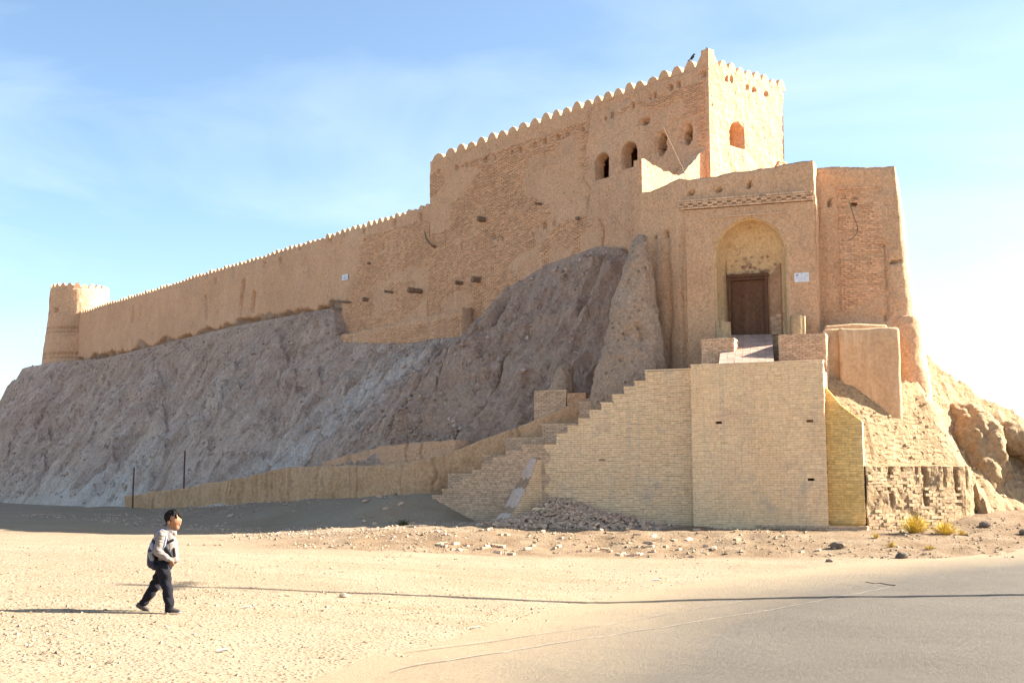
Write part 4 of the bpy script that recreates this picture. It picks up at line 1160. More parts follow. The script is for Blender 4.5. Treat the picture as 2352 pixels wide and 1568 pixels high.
# rectangular band of thin bricks above the arch
z_band = gate_hit(1718, 496)[1]
lay_bricks(bast, gate(0, pr, 0), EP, NP, z_band, z_band + 0.045, lambda z: gate_hit(1631, 500)[0], lambda z: gate_hit(1806, 490)[0], M['brown'], L=0.21, H=0.045, J=0.008, D=0.06, proud=0.035, var=0.008)
# cornice: two stretcher courses over a zigzag of headers over a bottom course
zc0 = gate_hit(1718, 472)[1]; sC0, sC1 = gate_hit(1560, 470)[0], sC + 0.02
cor = gate(0, pr, 0)
b = MB(); b.box(gate(sC0 + 0.03, pr + 0.05, zc0), EP * (sC1 - sC0 - 0.06), NP * 0.07, up * 0.33); b.build('cornice_core', M['brown_mortar'], bast)
lay_bricks(bast, cor, EP, NP, zc0, zc0 + 0.066, lambda z: sC0 + 0.06, lambda z: sC1 - 0.05, M['brown'], L=0.22, H=0.066, D=0.10, proud=0.06, var=0.012)
for r, off in ((1, 0.0), (2, 0.17)):
    x = sC0 + off
    while x < sC1 - 0.15:
        lay_bricks(bast, cor, EP, NP, zc0 + 0.066 * r, zc0 + 0.066 * (r + 1), lambda z: x, lambda z: x + 0.205, M['brown'], L=0.205, H=0.066, J=0.006, D=0.12, proud=0.085, var=0.01)
        x += 0.34
lay_bricks(bast, cor, EP, NP, zc0 + 0.198, zc0 + 0.264, lambda z: sC0 + 0.02, lambda z: sC1, M['brown'], L=0.22, H=0.066, D=0.13, proud=0.10, var=0.012)
lay_bricks(bast, cor, EP, NP, zc0 + 0.264, zc0 + 0.33, lambda z: sC0, lambda z: sC1 + 0.02, M['brown'], L=0.22, H=0.066, D=0.15, proud=0.125, var=0.014, mask=lambda x, z: np.array([random.random() < 0.93 for _ in x]))

# the door
M['door'] = earth('old_door_wood', (0.27, 0.13, 0.062), (0.36, 0.19, 0.095), (0.17, 0.08, 0.042), big=2.5, b_big=0.01, b_fine=0.006, stretch=(1, 1, 0.15), speck=0.35, tint=0.32, drip=((0.46, 0.34, 0.25), 0.5), rough=0.75)
M['iron'] = flat('dark_iron', (0.075, 0.055, 0.045), 0.6, 0.4, 0.3, 40)
M['doorframe'] = earth('dark_door_frame', (0.12, 0.06, 0.035), (0.17, 0.09, 0.055), big=3, b_big=0.01, b_fine=0.006, stretch=(1, 1, 0.15), speck=0.3, tint=0.1)
def door_part(name, s0, s1, z0, z1, proud0, proud1, parent, mat=None):
    b = MB(); b.box(gate(s0, NDEP - proud0, z0), EP * (s1 - s0), NP * (proud1 - proud0), up * (z1 - z0), random.random())
    return b.build(name, mat or M['door'], parent, tint=True)
door = MB()
door_o = door_part('door', dl + 0.10, dr - 0.10, zbot + 0.02, ztop - 0.13, 0.0, 0.055, bast, M['doorframe'])
tag(door_o, 'old dark studded two-leaf wooden door')
door_part('door_frame', dl, dl + 0.10, zbot, ztop, 0.01, 0.17, bast, M['doorframe']); door_part('door_frame', dr - 0.10, dr, zbot, ztop, 0.01, 0.17, bast, M['doorframe'])
door_part('lintel', dl - 0.03, dr + 0.03, ztop + 0.002, ztop + 0.11, 0.0, 0.20, bast, M['doorframe']); door_part('lintel', dl + 0.10, dr - 0.10, ztop - 0.11, ztop - 0.003, 0.0, 0.15, bast, M['doorframe'])
door_part('threshold', dl - 0.05, dr + 0.05, zbot - 0.10, zbot + 0.015, 0.0, 0.26, bast, M['doorframe'])
xm = (dl + dr) / 2; wl_ = xm - (dl + 0.10)
for side in (-1, 1):
    for k in range(3):
        w = (wl_ - 0.03) / 3
        x = (dl + 0.105 + k * w) if side < 0 else (xm + 0.03 + k * w - 0.005)
        door_part('plank', x + 0.009, x + w - 0.012, zbot + 0.13, ztop - 0.16, 0.056, 0.075 + random.uniform(0, 0.008), door_o)
door_part('batten', xm - 0.035, xm + 0.035, zbot + 0.03, ztop - 0.15, 0.057, 0.105, door_o, M['doorframe'])
door_part('rail', dl + 0.11, xm - 0.04, zbot + 0.03, zbot + 0.125, 0.057, 0.085, door_o); door_part('rail', xm + 0.04, dr - 0.11, zbot + 0.03, zbot + 0.125, 0.057, 0.085, door_o)
stud_me = None
def stud(s, z, r=0.036, pd=0.082):
    global stud_me
    if stud_me is None:
        bm = bmesh.new(); bmesh.ops.create_uvsphere(bm, u_segments=8, v_segments=5, radius=0.03)
        stud_me = bpy.data.meshes.new('stud'); bm.to_mesh(stud_me); bm.free(); stud_me.materials.append(M['iron'])
    o = bpy.data.objects.new('stud', stud_me); link(o, door_o)
    place(o, door_o, Matrix.Translation(gate(s, NDEP - pd, z)) @ Matrix.Scale(r / 0.03, 4))
for zf in (0.80, 0.28):
    for k in range(9):
        if k == 4: continue
        stud(dl + 0.17 + (dr - dl - 0.34) * k / 8, zbot + (ztop - zbot) * zf)
for zf in (0.16, 0.22, 0.45, 0.52, 0.60, 0.70, 0.84, 0.89): stud(xm, zbot + (ztop - zbot) * zf, 0.026, 0.108)
for side in (-1, 1):
    xk = xm + side * 0.16; zk = zbot + (ztop - zbot) * 0.52
    b = MB(); b.prism([gate(xk + 0.10 * math.cos(t) * (0.75), NDEP - 0.086, zk + 0.13 * math.sin(t)) for t in np.linspace(0, 2 * math.pi, 6, endpoint=False)], NP * 0.012)
    kn = b.build('knocker', M['iron'], door_o)
    b = MB(); b.tube([gate(xk + 0.06 * math.sin(t), NDEP - 0.11, zk - 0.05 + 0.075 * math.cos(t)) for t in np.linspace(0, 2 * math.pi, 13)], 0.012, 6, False); b.build('knocker_ring', M['iron'], door_o)

# buttress that bulges at the right foot of the bastion
M['base'] = M['gatemud']
o = capsules('base_buttress', [((13.45, 39.5, 7.15), 0.48, (13.5, 39.3, 5.0), 0.62), ((13.2, 40.2, 7.0), 0.7, (13.25, 40.0, 4.6), 0.85), ((13.6, 41.3, 7.2), 0.6, (13.7, 41.3, 4.5), 0.75), ((12.4, 39.55, 6.9), 0.3, (12.3, 39.3, 5.0), 0.5)], 0.10, M['gatemud'], None, 6)
C = get_co(o.data); Nn = get_no(o.data); C = C + Nn * (0.10 * fbm(C[:, 0] * 1.2, C[:, 1] * 1.2, C[:, 2] * 1.2, 4, 541) + 0.03 * fbm(C[:, 0] * 5, C[:, 1] * 5, C[:, 2] * 5, 2, 543))[:, None]
C[:, 2] = np.minimum(C[:, 2], 7.42 + 0.05 * fbm(C[:, 0] * 2, C[:, 1] * 2, 0, 2, 545)); C -= np.array(bast.location); set_co(o.data, C); o.parent = bast

# thin bent rod leaning on the parapet and wire on the right block
M['rod'] = flat('pale_stick', (0.33, 0.22, 0.14), 0.8)
b = MB(); pts = [(1523, 292), (1536, 320), (1548, 345), (1560, 372), (1567, 384), (1573, 400)]
rp = [at_Y(u, v, 41.0 - 0.06 * i) for i, (u, v) in enumerate(pts)]
b.tube(rp + [rp[-1] + Vector((0.05, -0.05, -0.5))], 0.013, 6)
o = b.build('bent_stick', M['rod'], None); tag(o, 'thin bent stick leaning up from the cracked bastion parapet', 'stick')
b = MB(); pts = [(1951, 465), (1957, 485), (1964, 505), (1970, 522), (1968, 536), (1958, 548), (1948, 552)]
b.tube([at_Y(u, v, 39.68 - 0.02 * i) for i, (u, v) in enumerate(pts)], 0.012, 5)
o = b.build('hanging_wire', M['iron'], None); tag(o, 'thin loose wire hanging down the right block of the bastion', 'wire')

# eroded cone of mud left of the portal
cone_parts = [((4.62, 41.1, 10.35), 0.20, (4.45, 40.9, 9.2), 0.50), ((4.45, 40.9, 9.2), 0.50, (4.3, 40.6, 7.4), 0.92), ((4.3, 40.6, 7.4), 0.92, (4.1, 40.2, 4.6), 1.42)]
o = capsules('mud_buttress', cone_parts, 0.09, M['cone'], None, 5)
C = get_co(o.data); Nn = get_no(o.data)
dsp = 0.22 * fbm(C[:, 0] * 0.9, C[:, 1] * 0.9, C[:, 2] * 0.6, 3, 551) + 0.12 * fbm(C[:, 0] * 2.6, C[:, 1] * 2.6, C[:, 2] * 2.0, 4, 553) + 0.05 * fbm(C[:, 0] * 8, C[:, 1] * 8, C[:, 2] * 8, 2, 557)
hp = at_Y(1462, 760, 39.2); rr = np.linalg.norm((C - np.array(hp)) * np.array([1, 0.5, 0.8]), axis=1)
dsp = dsp - 0.22 * (1 - smooth(0.25, 0.5, rr + 0.2 * fbm(C[:, 0] * 5, C[:, 1] * 5, C[:, 2] * 5, 3, 559)))
set_co(o.data, C + Nn * dsp[:, None])
tag(o, 'tapering cone of pitted eroded mud leaning against the gate bastion', 'buttress')

# ---------------------------------------------------------------- platform before the gate
pier = thing('brick_pier', 'tall cream painted brick wall face below the gate platform', 'brick wall', stair(2, 0, 0.4))
Z_PT = 5.48
pier_slots = []
for (u, v) in ((1651, 971), (1860, 965), (1863, 1098)):
    p_, z_ = stair_hit(u, v, 0); kz = round((z_ - 0.18) / 0.07 - 0.5); pier_slots.append((p_ - 0.10, p_ + 0.10, 0.18 + kz * 0.07 - 0.012, 0.18 + (kz + 1) * 0.07))
def slot_holes(): return pier_slots
cream_wave = lambda x, z: 0.016 * fbm(x * 0.9, z * 1.1, 0, 3, 581) - 0.022 * (vnoise(x * 41.3, z * 57.7, 0, 583) > 0.93)
lay_bricks(pier, stair(0, 0), DS, -QS, 0.18, Z_PT, lambda z: -0.012 + random.uniform(-0.014, 0.010), lambda z: 4.03 + random.uniform(-0.01, 0.012), surf=cream_wave, mat=M['cream'], holes=pier_slots, JV=0.005, wob=0.010, n_parts=300, D=0.06, proud=0.020, var=0.005)
b = MB()                                                        # core of the wall, left open at the weep slots
cuts = sorted(set([-0.2, Z_PT - 0.012] + [h[2] for h in pier_slots] + [h[3] for h in pier_slots]))
for za_, zb2 in zip(cuts[:-1], cuts[1:]):
    hs_ = sorted([h for h in pier_slots if h[2] < (za_ + zb2) / 2 < h[3]]); x_ = 0.0
    for h in hs_ + [(4.02, 4.02, 0, 0)]:
        b.box(stair(x_, 0.0, za_), DS * (h[0] - x_), QS * 0.27, up * (zb2 - za_)); x_ = h[1]
b.build('mortar_core', M['cream_mortar'], pier)
# right edge of the pier: ends of the bricks
lay_bricks(pier, stair(-0.0, 0), QS, -DS, 0.18, Z_PT, lambda z: 0.0, lambda z: 0.26, M['cream'], D=0.04, proud=0.010, var=0.012, n_parts=60)
# body of the platform behind
b = MB(); b.box(stair(0.12, 0.62, -0.2), DS * 3.9, QS * 3.9, up * 5.45); b.build('platform_fill', M['brown_mortar'], pier)
# set-back wing, its yellow colour standing for warm bounced light
wing = thing('brick_wing', 'narrow brick wing set back beside the cream pier, deep yellow from painted-in bounce light, its top sloping', 'brick wall', stair(-0.5, 0.3, 0.5))
WP = [(0.05, -0.3), (0.05, 4.75), (-0.12, 4.55), (-0.45, 4.12), (-0.8, 3.82), (-1.05, 3.62), (-1.05, -0.3)]
b = MB(); b.prism([stair(p, 0.29, z) for p, z in WP], QS * 0.34); b.build('mortar_core', M['bounce_gold_mortar'], wing)
def w_left(z): return float(np.interp(z, [3.62, 3.82, 4.12, 4.55, 4.75], [-1.06, -0.8, -0.45, -0.12, 0.0])) if z > 3.62 else -1.06
lay_bricks(wing, stair(0, 0.29), DS, -QS, 0.6, 4.7, w_left, lambda z: 0.0, M['bounce_gold'], JV=0.005, wob=0.010, n_parts=300, D=0.06, proud=0.020, var=0.005)
lay_bricks(wing, stair(-1.05, 0.29), QS, -DS, 0.6, 3.6, lambda z: 0.0, lambda z: 0.34, M['cream'], D=0.04, proud=0.012, var=0.006, n_parts=60)
# plinth
plinth = thing('brick_plinth', 'low rough brick plinth along the foot of the cream pier', 'plinth', stair(0.5, 0, 0.1))
b = MB(); b.box(stair(-1.12, -0.10, -0.2), DS * 3.2, QS * 0.9, up * 0.72); b.build('mortar_core', M['brown_mortar'], plinth)
lay_bricks(plinth, stair(0, -0.10), DS, -QS, 0.02, 0.54, lambda z: -1.13, lambda z: 2.1 - 0.6 * (z < 0.2), M['brown'], L=0.22, H=0.075, J=0.012, D=0.05, proud=0.02, var=0.015)
lay_bricks(plinth, stair(-1.12, -0.10), QS, -DS, 0.02, 0.54, lambda z: 0.0, lambda z: 0.88, M['brown'], L=0.22, H=0.075, J=0.012, D=0.05, proud=0.02, var=0.015)
# parapet blocks left and right of the ramp, with cut stone column stubs behind them
def block(name, label, p0, p1, q0, q1, z0, z1, mat, mort, cat='parapet', **kw):
    t = thing(name, label, cat, stair((p0 + p1) / 2, (q0 + q1) / 2, z0))
    b = MB(); b.box(stair(p0 + 0.01, q0 + 0.01, z0), DS * (p1 - p0 - 0.02), QS * (q1 - q0 - 0.02), up * (z1 - z0 - 0.015)); b.build('mortar_core', mort, t)
    lay_bricks(t, stair(p0, q0), DS, -QS, z0, z1, lambda z: 0.0, lambda z: p1 - p0, mat, D=0.06, proud=0.018, var=0.007, **kw)
    lay_bricks(t, stair(p1, q0), QS, DS, z0, z1, lambda z: 0.0, lambda z: q1 - q0, mat, D=0.06, proud=0.018, var=0.007, n_parts=60, **{k: v for k, v in kw.items() if k != 'n_parts'})
    lay_bricks(t, stair(p0, q0), QS, -DS, z0, z1, lambda z: 0.0, lambda z: q1 - q0, mat, D=0.06, proud=0.018, var=0.007, n_parts=60, **{k: v for k, v in kw.items() if k != 'n_parts'})
    b = MB()
    k = 0; x = p0
    while x < p1 - 0.05:
        w = min(0.21, p1 - x) - 0.008; y = q0
        while y < q1 - 0.05:
            h = min(0.105, q1 - y) - 0.008
            b.box(stair(x, y, z1 - 0.02), DS * w, QS * h, up * random.uniform(0.02, 0.035), random.random(), 0.003); y += 0.105
        x += 0.21
    r = b.build('coping', mat, t, tint=True)
    return t
block('gate_parapet', 'shorter brown brick parapet block on the stair side of the gate ramp', 3.06, 4.12, 2.0, 2.75, 5.1, 6.50, M['brown'], M['brown_mortar'], n_parts=150)
block('gate_parapet', 'wider brown brick parapet block beside the plastered block of the gate ramp', 0.14, 1.60, 2.0, 3.4, 5.1, 6.52, M['brown'], M['brown_mortar'], n_parts=150)
def stub_(label, p, q, z0, z1, r):
    c = stair(p, q, z0)
    t = 20; zs = np.linspace(0, z1 - z0, 6); vs = []; fs = []
    for k, z in enumerate(zs):
        for i in range(t):
            an = 2 * math.pi * i / t
            rr = r * (1 + 0.04 * math.sin(an * 7 + 1.3) * 1.0 + 0.03 * math.sin(an * 3 + z * 2)) * (1 - 0.03 * k / 5)
            vs.append((c.x + rr * math.cos(an), c.y + rr * math.sin(an), z0 + z + (0.02 * math.sin(an * 2) if k == 5 else 0)))
    for k in range(5):
        for i in range(t): fs.append((k * t + i, k * t + (i + 1) % t, (k + 1) * t + (i + 1) % t, (k + 1) * t + i))
    fs.append(tuple(5 * t + i for i in range(t)))
    o = mesh_obj('column_stub', vs, fs, M['stub'], None, False)
    tag(o, label, 'column stub', 'weathered column stubs before the gate')
stub_('weathered grooved column stub behind the shorter brick parapet block', 3.62, 3.05, 5.2, 7.18, 0.265)
stub_('weathered grooved column stub behind the wider brick parapet block', 1.22, 3.75, 5.2, 7.35, 0.265)
# paved ramp up to the door
ramp = thing('paved_ramp', 'sloping pinkish brick-paved ramp rising to the wooden door', 'ramp', stair(2.3, 1.5, 5.3))
r0, r1 = stair(2.35, 0.28, 5.40), gate((dl + dr) / 2, 0.3, z_floor - 0.03)
rd = (r1 - r0); rl = rd.length; rd.normalize(); rs = Vector((rd.y, -rd.x, 0)).normalized(); rn = rs.cross(rd).normalized()
if rn.z < 0: rn = -rn
b = MB(); b.box(r0 - rs * 0.82 - rn * 0.3, rs * 1.64, rd * rl, rn * 0.285); b.build('bed', M['paver_joint'], ramp)
pv = brick_variants(0.236, 0.30, 0.03, M['paver'])
ni = int(rl / 0.31)
for i in range(ni):
    for j in range(-3, 4):
        o = bpy.data.objects.new('paver', random.choice(pv)); link(o, ramp)
        W = Matrix(((rs.x, rn.x, rd.x, 0), (rs.y, rn.y, rd.y, 0), (rs.z, rn.z, rd.z, 0), (0, 0, 0, 1)))
        P = r0 + rd * (0.02 + i * rl / ni) + rs * (j * 0.242 - 0.118) + rn * (0.012 + random.uniform(-0.004, 0.004))
        W.translation = P; place(o, ramp, W)
# plastered blocks right of the ramp
def plaster_block(label, X0, Y0, X1, Y1, z0, z1, dep, mat=None):
    e = Vector((X1 - X0, Y1 - Y0, 0)); L = e.length; e.normalize(); bkd = Vector((0.26, 0.965, 0))
    bm = bmesh.new()
    P = Vector((X0, Y0, z0)); vs = []
    for k in range(8): vs.append(bm.verts.new(P + e * L * (k & 1) + bkd * dep * ((k >> 1) & 1) + up * (z1 - z0) * ((k >> 2) & 1)))
    for f in ((0,2,3,1), (4,5,7,6), (0,1,5,4), (2,6,7,3), (0,4,6,2), (1,3,7,5)): bm.faces.new([vs[i] for i in f])
    bmesh.ops.recalc_face_normals(bm, faces=bm.faces)
    bmesh.ops.bevel(bm, geom=bm.edges[:], offset=0.10, segments=3, affect='EDGES', profile=0.5)
    bmesh.ops.subdivide_edges(bm, edges=[x for x in bm.edges if x.calc_length() > 0.5], cuts=6, use_grid_fill=True)
    me = bpy.data.meshes.new('plaster_block'); bm.to_mesh(me); bm.free()
    C = get_co(me); C[:, 2] += 0.07 * fbm(C[:, 0] * 1.3, C[:, 1], C[:, 2], 3, 571); C[:, 1] += 0.09 * fbm(C[:, 0] * 1.1, C[:, 2] * 1.1, C[:, 1], 3, 573); set_co(me, C)
    me.materials.append(mat or M['smooth']); me.polygons.foreach_set('use_smooth', [True] * len(me.polygons))
    o = bpy.data.objects.new('plaster_block', me); link(o); tag(o, label, 'plaster block'); return o
X = lambda u, Y: (u - 1176) / FPX * Y * 1.0 / 0.995
plaster_block('broad brown plastered block with pale drip stains, standing on the sandy slope', X(1928, 37.4), 37.45, X(2066, 37.4), 37.3, 3.4, 6.74, 1.0)
plaster_block('narrow brown plastered block squeezed between the brick parapet and the broad block', X(1892, 37.6), 37.65, X(1934, 37.6), 37.58, 4.4, 6.74, 0.8)
plaster_block('low plastered ledge behind the broad drip-stained block', X(1898, 38.6), 38.7, X(2042, 38.6), 38.6, 5.0, 7.05, 0.6)

# ---------------------------------------------------------------- the stairs
st = thing('brick_staircase', 'long brick staircase climbing to the gate platform, its side wall stepped', 'staircase', stair(8, 1.2, 0.5))
TREAD = [(4.02, 5.39), (5.68, 5.39), (5.68, 5.05), (6.05, 5.05), (6.05, 4.87)]
for k in range(7): TREAD += [(6.40 + 0.392 * k, 4.87 - 0.2483 * k), (6.40 + 0.392 * k, 4.87 - 0.2483 * (k + 1))]
TREAD += [(9.26, 3.13), (9.26, 3.02), (10.0, 3.02), (10.0, 2.82), (10.55, 2.82), (10.55, 2.62)]
k = 0; p_, z_ = 11.05, 2.62
while z_ > 0.95:
    TREAD += [(p_, z_), (p_, z_ - 0.215)]; z_ -= 0.215; p_ += 0.375
TREAD += [(p_ + 0.25, z_), (p_ + 0.25, -0.3)]
P_END = p_ + 0.25
CR = 9.3                                                    # painted cream up to here, bare brown bricks beyond
def tread_z(p):
    z = 0
    for (p0, z0), (p1, z1) in zip(TREAD[:-1], TREAD[1:]):
        if p0 <= p <= p1 and abs(z0 - z1) < 1e-6: return z0
    return TREAD[-1][1]
def p_at(z):                                                # how far left the wall reaches at height z
    best = 4.02
    for (p0, z0), (p1, z1) in zip(TREAD[:-1], TREAD[1:]):
        if abs(z0 - z1) < 1e-6 and z0 >= z - 0.02: best = max(best, p1)
    return best
pts = [(4.02, -0.3)] + [(p, z - 0.012) for p, z in TREAD]
b = MB(); b.prism([stair(p, 0.6, z) for p, z in pts], QS * 0.24); b.build('mortar_core', M['brown_mortar'], st)
lay_bricks(st, stair(0, 0.6), DS, -QS, 0.32, 5.39, lambda z: 4.03, lambda z: min(CR - 0.25 + 0.12 * math.sin(z * 9), p_at(z) + random.uniform(-0.015, 0.012)), M['cream'], surf=cream_wave, JV=0.005, wob=0.010, n_parts=300, D=0.06, proud=0.020, var=0.006)
lay_bricks(st, stair(0, 0.6), DS, -QS, 0.04, 3.1, lambda z: min(CR - 0.25 + 0.12 * math.sin(z * 9), p_at(z)), lambda z: p_at(z) + random.uniform(-0.02, 0.015), M['brown'], surf=cream_wave, n_parts=300, D=0.06, proud=0.020, var=0.009)
# treads between the two side walls, bricks on edge along the front wall's steps
ns = 0
for (p0, z0), (p1, z1) in zip(TREAD[:-1], TREAD[1:]):
    if abs(z0 - z1) < 1e-6 and p1 - p0 > 0.1:
        b = MB(); b.box(stair(p0 - 0.05, 0.85, z0 - 0.45), DS * (p1 - p0 + 0.05), QS * 1.3, up * 0.42); b.build('step', M['brown_mortar'], st)
        b = MB(); b.box(stair(p0 + 0.0, 0.57, z0 - 0.012), DS * (p1 - p0 + 0.015), QS * 0.27, up * 0.03, 0.5, 0.012); b.build('coping', M['cream'] if p1 < 8.8 else M['brown'], st, tint=True)
# rear side wall, in big steps
for (p0, p1, zt, zb) in ((6.1, 7.0, 5.37, 3.2), (7.0, 8.5, 4.55, 2.6), (8.5, 9.85, 3.86, 2.0), (9.85, 11.25, 3.39, 1.4), (11.25, 12.1, 2.75, 0.8), (12.1, 13.45, 2.10, 0.5)):
    b = MB(); b.box(stair(p0, 2.21, zb), DS * (p1 - p0), QS * 0.25, up * (zt - zb - 0.012)); b.build('rear_wall', M['brown_mortar'], st)
    lay_bricks(st, stair(0, 2.21), DS, -QS, zb, zt, lambda z: p0 + 0.005, lambda z: p1, M['brown'], n_parts=40, D=0.06, proud=0.020, var=0.009)
# raking buttress in front
but = thing('raking_buttress', 'sloping brick buttress with washed plaster top against the stairs', 'buttress', stair(10.2, 0, 0.2))
bp0, bq0 = 9.32, 0.58
BW = 0.70
M['washed'] = earth('washed_plaster', (0.60, 0.43, 0.335), (0.68, 0.50, 0.395), (0.52, 0.365, 0.275), big=2.5, b_big=0.03, b_fine=0.02, speck=0.22)
prof = [(0.0, 2.62), (0.22, 2.55), (0.55, 1.75), (0.95, 1.05), (1.35, 0.55), (1.55, 0.42), (1.55, -0.3), (0.0, -0.3)]
BD = (DS * 0.62 - QS * 0.78).normalized()                  # it runs out to the left and forward
BS = Vector((-BD.y, BD.x, 0))
if BS.dot(DS) < 0: BS = -BS
B0 = stair(9.28, 0.60, 0)
pts = [B0 + BD * x + up * z for x, z in prof]
def bt(z): return float(np.interp(-z, [-2.62, -2.55, -1.75, -1.05, -0.55, -0.42], [0.0, 0.22, 0.55, 0.95, 1.35, 1.55])) if z > 0.42 else 1.55
b = MB(); b.prism(pts, BS * BW); b.build('core', M['brown_mortar'], but)
lay_bricks(but, B0 + BS * BW, BD, BS, 0.1, 2.55, lambda z: 0.0, lambda z: bt(z) - 0.03, M['brown'], n_parts=100, D=0.05, proud=0.015, var=0.01, J=0.014)
lay_bricks(but, B0, BD, -BS, 0.1, 2.55, lambda z: 0.0, lambda z: bt(z) - 0.03, M['bounce_gold' if False else 'cream'], n_parts=200, D=0.05, proud=0.015, var=0.01, J=0.014)
for (x0_, x1_) in ((0.10, 0.50), (0.60, 1.02), (1.10, 1.54)):       # washed plaster lying on the rake, in three tongues
    tx_ = np.linspace(x0_, x1_, 14); ty_ = np.linspace(-0.03, BW + 0.03, 12)
    TX, TY = np.meshgrid(tx_, ty_, indexing='ij')
    zc_ = np.interp(TX, [q_[0] for q_ in prof[:6]], [q_[1] for q_ in prof[:6]])
    edge_ = smooth(0, 0.10, TX - x0_ + 0.05 * fbm(TX * 9, TY * 9, 0, 2, 591)) * smooth(0, 0.10, x1_ - TX + 0.06 * fbm(TX * 9, TY * 9, 0, 2, 593)) * smooth(-0.03, 0.06, TY) * smooth(-0.03, 0.06, BW - TY)
    zc_ = zc_ - 0.03 + 0.075 * edge_ + 0.02 * fbm(TX * 6, TY * 6, 0, 3, 595)
    VV = np.stack([B0.x + BD.x * (TX + 0.03 * edge_) + BS.x * TY, B0.y + BD.y * (TX + 0.03 * edge_) + BS.y * TY, zc_], -1)
    mesh_obj('plaster_cap', VV.reshape(-1, 3), grid_faces(14, 12), M['washed'], but, True)
lay_bricks(but, B0 + BD * 1.56, BS, BD, 0.0, 0.42, lambda z: 0.0, lambda z: BW, M['brown'], D=0.05, proud=0.01)
# low broken stub of brickwork in the rubble
block('broken_brick_stub', 'low broken stub of yellowish brickwork standing in the brick rubble', 8.45, 9.15, -0.55, -0.2, 0.2, 0.98, M['cream'], M['brown_mortar'], 'brick stub', n_parts=80)

# ---------------------------------------------------------------- path wall along the foot of the hill and up behind the stairs
PW = []
for (u, vt) in [(290, 1140), (345, 1131), (400, 1125), (470, 1112), (540, 1100), (600, 1086), (650, 1075), (700, 1071), (760, 1070), (830, 1070), (900, 1068), (950, 1060)]:
    a, z = wall_hit(u, vt, 9.6); PW.append((*fort(a, 9.6, 0)[:2], z))
for (u, vt) in [(1030, 1040), (1100, 1014), (1200, 976), (1300, 935), (1365, 908), (1432, 878)]:
    p, z = stair_hit(u, vt, 2.75); q = stair(p, 2.75); PW.append((q.x, q.y, z))
PWs = resample(np.array(PW), 0.07)
t_ = np.gradient(PWs[:, :2], axis=0); t_ /= np.linalg.norm(t_, axis=1)[:, None]
nn = np.stack([-t_[:, 1], t_[:, 0]], -1); nn = nn * np.where((nn @ np.array([0.5, 1.0]) < 0)[:, None], -1, 1)
hs = np.linspace(0, 1, 24); Lh = np.interp(np.arange(len(PWs)), [0, 70, len(PWs)], [1.2, 1.7, 2.2])
sarr = np.arange(len(PWs)) * 0.07
topz = PWs[:, 2] + 0.06 * fbm(sarr * 0.8, sarr * 0, 0, 4, 601) + 0.03 * fbm(sarr * 5, sarr * 0, 0, 2, 602)
crk_s = [random.uniform(0, sarr[-1]) for _ in range(26)]
V = []
prof_rows = [(-0.02, h) for h in hs] + [(0.08, 1.02), (0.26, 1.02), (0.33, 0.98), (0.35, 0.0)]
rows = []
for (o_, h) in prof_rows:
    zz_ = topz - Lh * (1 - h) if h <= 1.0 else topz + 0.03
    dsp = (0.08 * fbm(sarr * 0.9, zz_ * 1.1, 0, 3, 603) + 0.06 * fbm(sarr * 4, zz_ * 2, 0, 3, 605)) * (1 if o_ <= 0 else 0.3)
    if o_ <= 0:
        for c_ in crk_s: dsp = dsp + 0.10 * (np.abs(sarr - c_ + 0.08 * np.sin(zz_ * 7 + c_)) < 0.05)
    rows.append(np.stack([PWs[:, 0] + nn[:, 0] * (o_ + dsp), PWs[:, 1] + nn[:, 1] * (o_ + dsp), zz_], -1))
V = np.stack(rows, 1)
o = mesh_obj('path_wall', V.reshape(-1, 3), grid_faces(V.shape[0], V.shape[1]), M['pathwall'], None, True)
tag(o, 'long low mud wall snaking along the hill foot and up behind the stairs', 'wall')
# mud-brick terrace above it
ter = thing('terrace_wall', 'low cracked mud-brick terrace step at the hill foot behind the path wall', 'terrace wall', fort(7, 8.2, 2))
ta0, _ = wall_hit(1045, 1010, 8.3); ta1, _ = wall_hit(740, 1062, 8.3)
tz = [wall_hit(u, v, 8.3)[1] for (u, v) in ((1045, 1008), (900, 1022), (740, 1060))]
tcr = [wall_hit(u, v, 8.3)[0] for u, v in ((967, 1030), (933, 1040), (802, 1050), (731, 1060))]
def ter_disp(A, Z):
    d = 0.06 * fbm(A, Z, 0, 3, 611) + 0.05 * np.abs(np.mod(Z / 0.16 + 0.3 * fbm(A * 0.7, Z, 0, 2, 613), 1) - 0.5) - 0.02 * (Z - 2) * 6 * 0.2
    for c in tcr: d = d - 0.16 * (np.abs(A - c + 0.06 * np.sin(Z * 8)) < 0.06)
    return d
relief('wall', fort(0, 8.3), D1, NF, np.arange(ta0, ta1, 0.07), np.arange(1.2, max(tz), 0.05), ter_disp, M['mud'], ter, back=0.8, top=lambda A: np.interp(A, [ta0, (ta0 + ta1) / 2, ta1], tz) + 0.04 * fbm(A * 3, 0 * A, 0, 3, 615))
